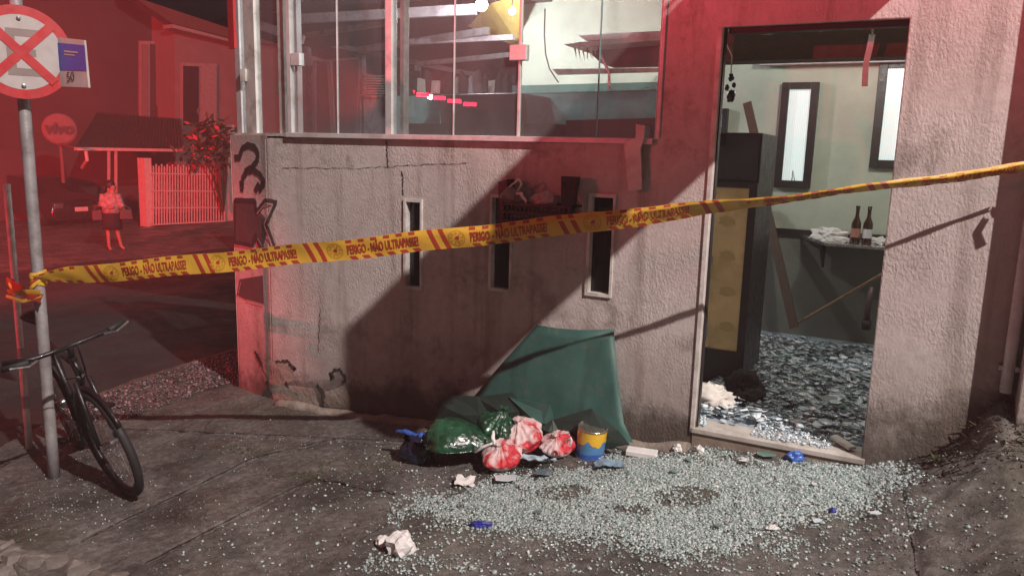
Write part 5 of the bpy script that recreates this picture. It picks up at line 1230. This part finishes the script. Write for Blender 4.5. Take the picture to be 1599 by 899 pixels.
nodes = [PP(0, 0, .90), PP(0, 0, 1.05), PP(.01, 0, 1.25), PP(.02, 0, 1.37), PP(.04, -.01, 1.44), PP(.06, -.02, 1.52), PP(.06, -.02, 1.60),
         PP(-.13, .02, 1.33), PP(-.17, -.02, 1.10), PP(-.02, -.18, 1.05), PP(.06, -.22, 1.08), PP(.13, -.06, 1.32), PP(.19, -.10, 1.10), PP(.26, -.22, 1.00), PP(.33, -.25, .99),
         PP(-.09, 0, .84), PP(-.10, -.02, .48), PP(-.10, .02, .09), PP(-.06, -.08, .03), PP(.09, .03, .84), PP(.10, .0, .48), PP(.17, .04, .09), PP(.24, -.03, .03)]
edges = [(0, 1), (1, 2), (2, 3), (3, 4), (4, 5), (5, 6), (3, 7), (7, 8), (8, 9), (9, 10), (3, 11), (11, 12), (12, 13), (13, 14), (0, 15), (15, 16), (16, 17), (17, 18), (0, 19), (19, 20), (20, 21), (21, 22)]
rad = [.15, .13, .15, .10, .05, .085, .08, .06, .045, .035, .03, .06, .045, .035, .03, .09, .055, .038, .035, .09, .055, .038, .035]
skin(nodes, edges, rad, 'body', 'skin', pr_)
def shell(nm, rings, mat, n=18, rot=True):
    mb = MB()
    for (x, y, z, rx, ry) in rings:
        for j in range(n): a = 6.28318 * j / n; mb.v.append(PP(x + rx * math.cos(a), y + ry * math.sin(a), z))
    for i in range(len(rings) - 1):
        for j in range(n): mb.f.append([i * n + j, i * n + (j + 1) % n, (i + 1) * n + (j + 1) % n, (i + 1) * n + j])
    mb.f += [list(range(n)), list(range((len(rings) - 1) * n, len(rings) * n))]
    return obj(nm, mb, mat, pr_, smooth=True)
shell('blouse', [(0, 0, .92, .21, .17), (0, 0, 1.05, .20, .16), (.01, 0, 1.2, .21, .17), (.01, 0, 1.33, .21, .14), (.03, 0, 1.41, .10, .09)], 'shirt')
for sg_, q in ((-1, [PP(-.15, .02, 1.36), PP(-.19, -.02, 1.12), PP(-.08, -.14, 1.06)]), (1, [PP(.14, -.04, 1.36), PP(.21, -.10, 1.13), PP(.24, -.18, 1.04)])): obj('sleeve', MB().tube(q, [.085, .075, .06], 10), 'shirt', pr_, smooth=True)
shell('skirt', [(0, 0, .52, .22, .17), (0, 0, .7, .22, .18), (0, 0, .88, .20, .16), (0, 0, .96, .18, .14)], 'shorts')
obj('hair', blob(PP(.0, .03, 1.52), (.11, .11, .13), 3, .15, 1.5, .3, 3, -.5), 'hair', pr_, smooth=True); obj('ponytail', MB().tube([PP(-.08, .04, 1.60), PP(-.13, .05, 1.50), PP(-.12, .06, 1.36)], [.04, .05, .02], 8), 'hair', pr_, smooth=True)
obj('nose', MB().tube([PP(.13, -.06, 1.57), PP(.165, -.08, 1.545)], [.012, .02], 6), 'skin', pr_)
hbg = thing('handbag', 'dark handbag held in front by the pedestrian', 'handbag', PP(.30, -.22, .75)); obj('pouch', MB().slab([PP(.16, -.2, .78), PP(.46, -.2, .78), PP(.44, -.2, 1.02), (PP(.18, -.2, 1.02))], -bkd * .14), 'bagb', hbg, bevel=.02); obj('strap', MB().tube([PP(.2, -.26, 1.02), PP(.3, -.26, 1.12), PP(.42, -.26, 1.02)], .012, 6), 'bagb', hbg)
hb2 = thing('shoulder_bag', 'brown bag hanging behind the pedestrian', 'handbag', PP(-.28, .05, .7)); obj('pouch', MB().slab([PP(-.42, .05, .74), PP(-.2, .05, .74), PP(-.2, .05, 1.0), PP(-.42, .05, .98)], -bkd * .12), 'bagb', hb2, bevel=.02); obj('strap', MB().tube([PP(-.38, .0, .98), PP(-.2, 0, 1.2), PP(-.12, 0, 1.38)], .012, 6), 'bagb', hb2)
# ================================================================== POLICE LIGHT BAR behind the camera (its reflection shows in the glass)
pv = thing('patrol_light_bar', 'long red beacon bar on a van roof parked behind the viewer', 'light bar', BEACON - Vector((0, 0, .2)))
bd = Vector((.80, -.45, 0)).normalized()
for k in range(6):
    c = BEACON + Vector((.25, .35, -.02)) + bd * (k - 2.5) * .30 + Vector((0, 0, .05 * (2.5 - k))); obj('red_lens', MB().box(c, (.26, .10, .07), math.atan2(bd.y, bd.x)), 'lightred', pv, bevel=.01)
obj('base_bar', MB().box(BEACON + Vector((.25, .35, -.28)), (2.2, .3, .05), math.atan2(bd.y, bd.x)), 'black', pv)

# ================================================================== GLARE VEIL: added reddish volume imitating the red lens glare
mb = MB().span(-60, 14, -12, 45, -2.4, 5.6); hz = obj('glare_veil', mb, 'dark', kind='stuff')   # box filled with the added glare volume
hm = bpy.data.materials.new('glare veil volume'); hm.use_nodes = True; hn = hm.node_tree; hn.nodes.remove(hn.nodes['Principled BSDF'])
pv_ = hn.nodes.new('ShaderNodeVolumePrincipled'); pv_.inputs['Density'].default_value = .0048; pv_.inputs['Color'].default_value = (.95, .64, .64, 1); pv_.inputs['Anisotropy'].default_value = 0
hn.links.new(pv_.outputs[0], hn.nodes['Material Output'].inputs['Volume']); hz.data.materials.clear(); hz.data.materials.append(hm)
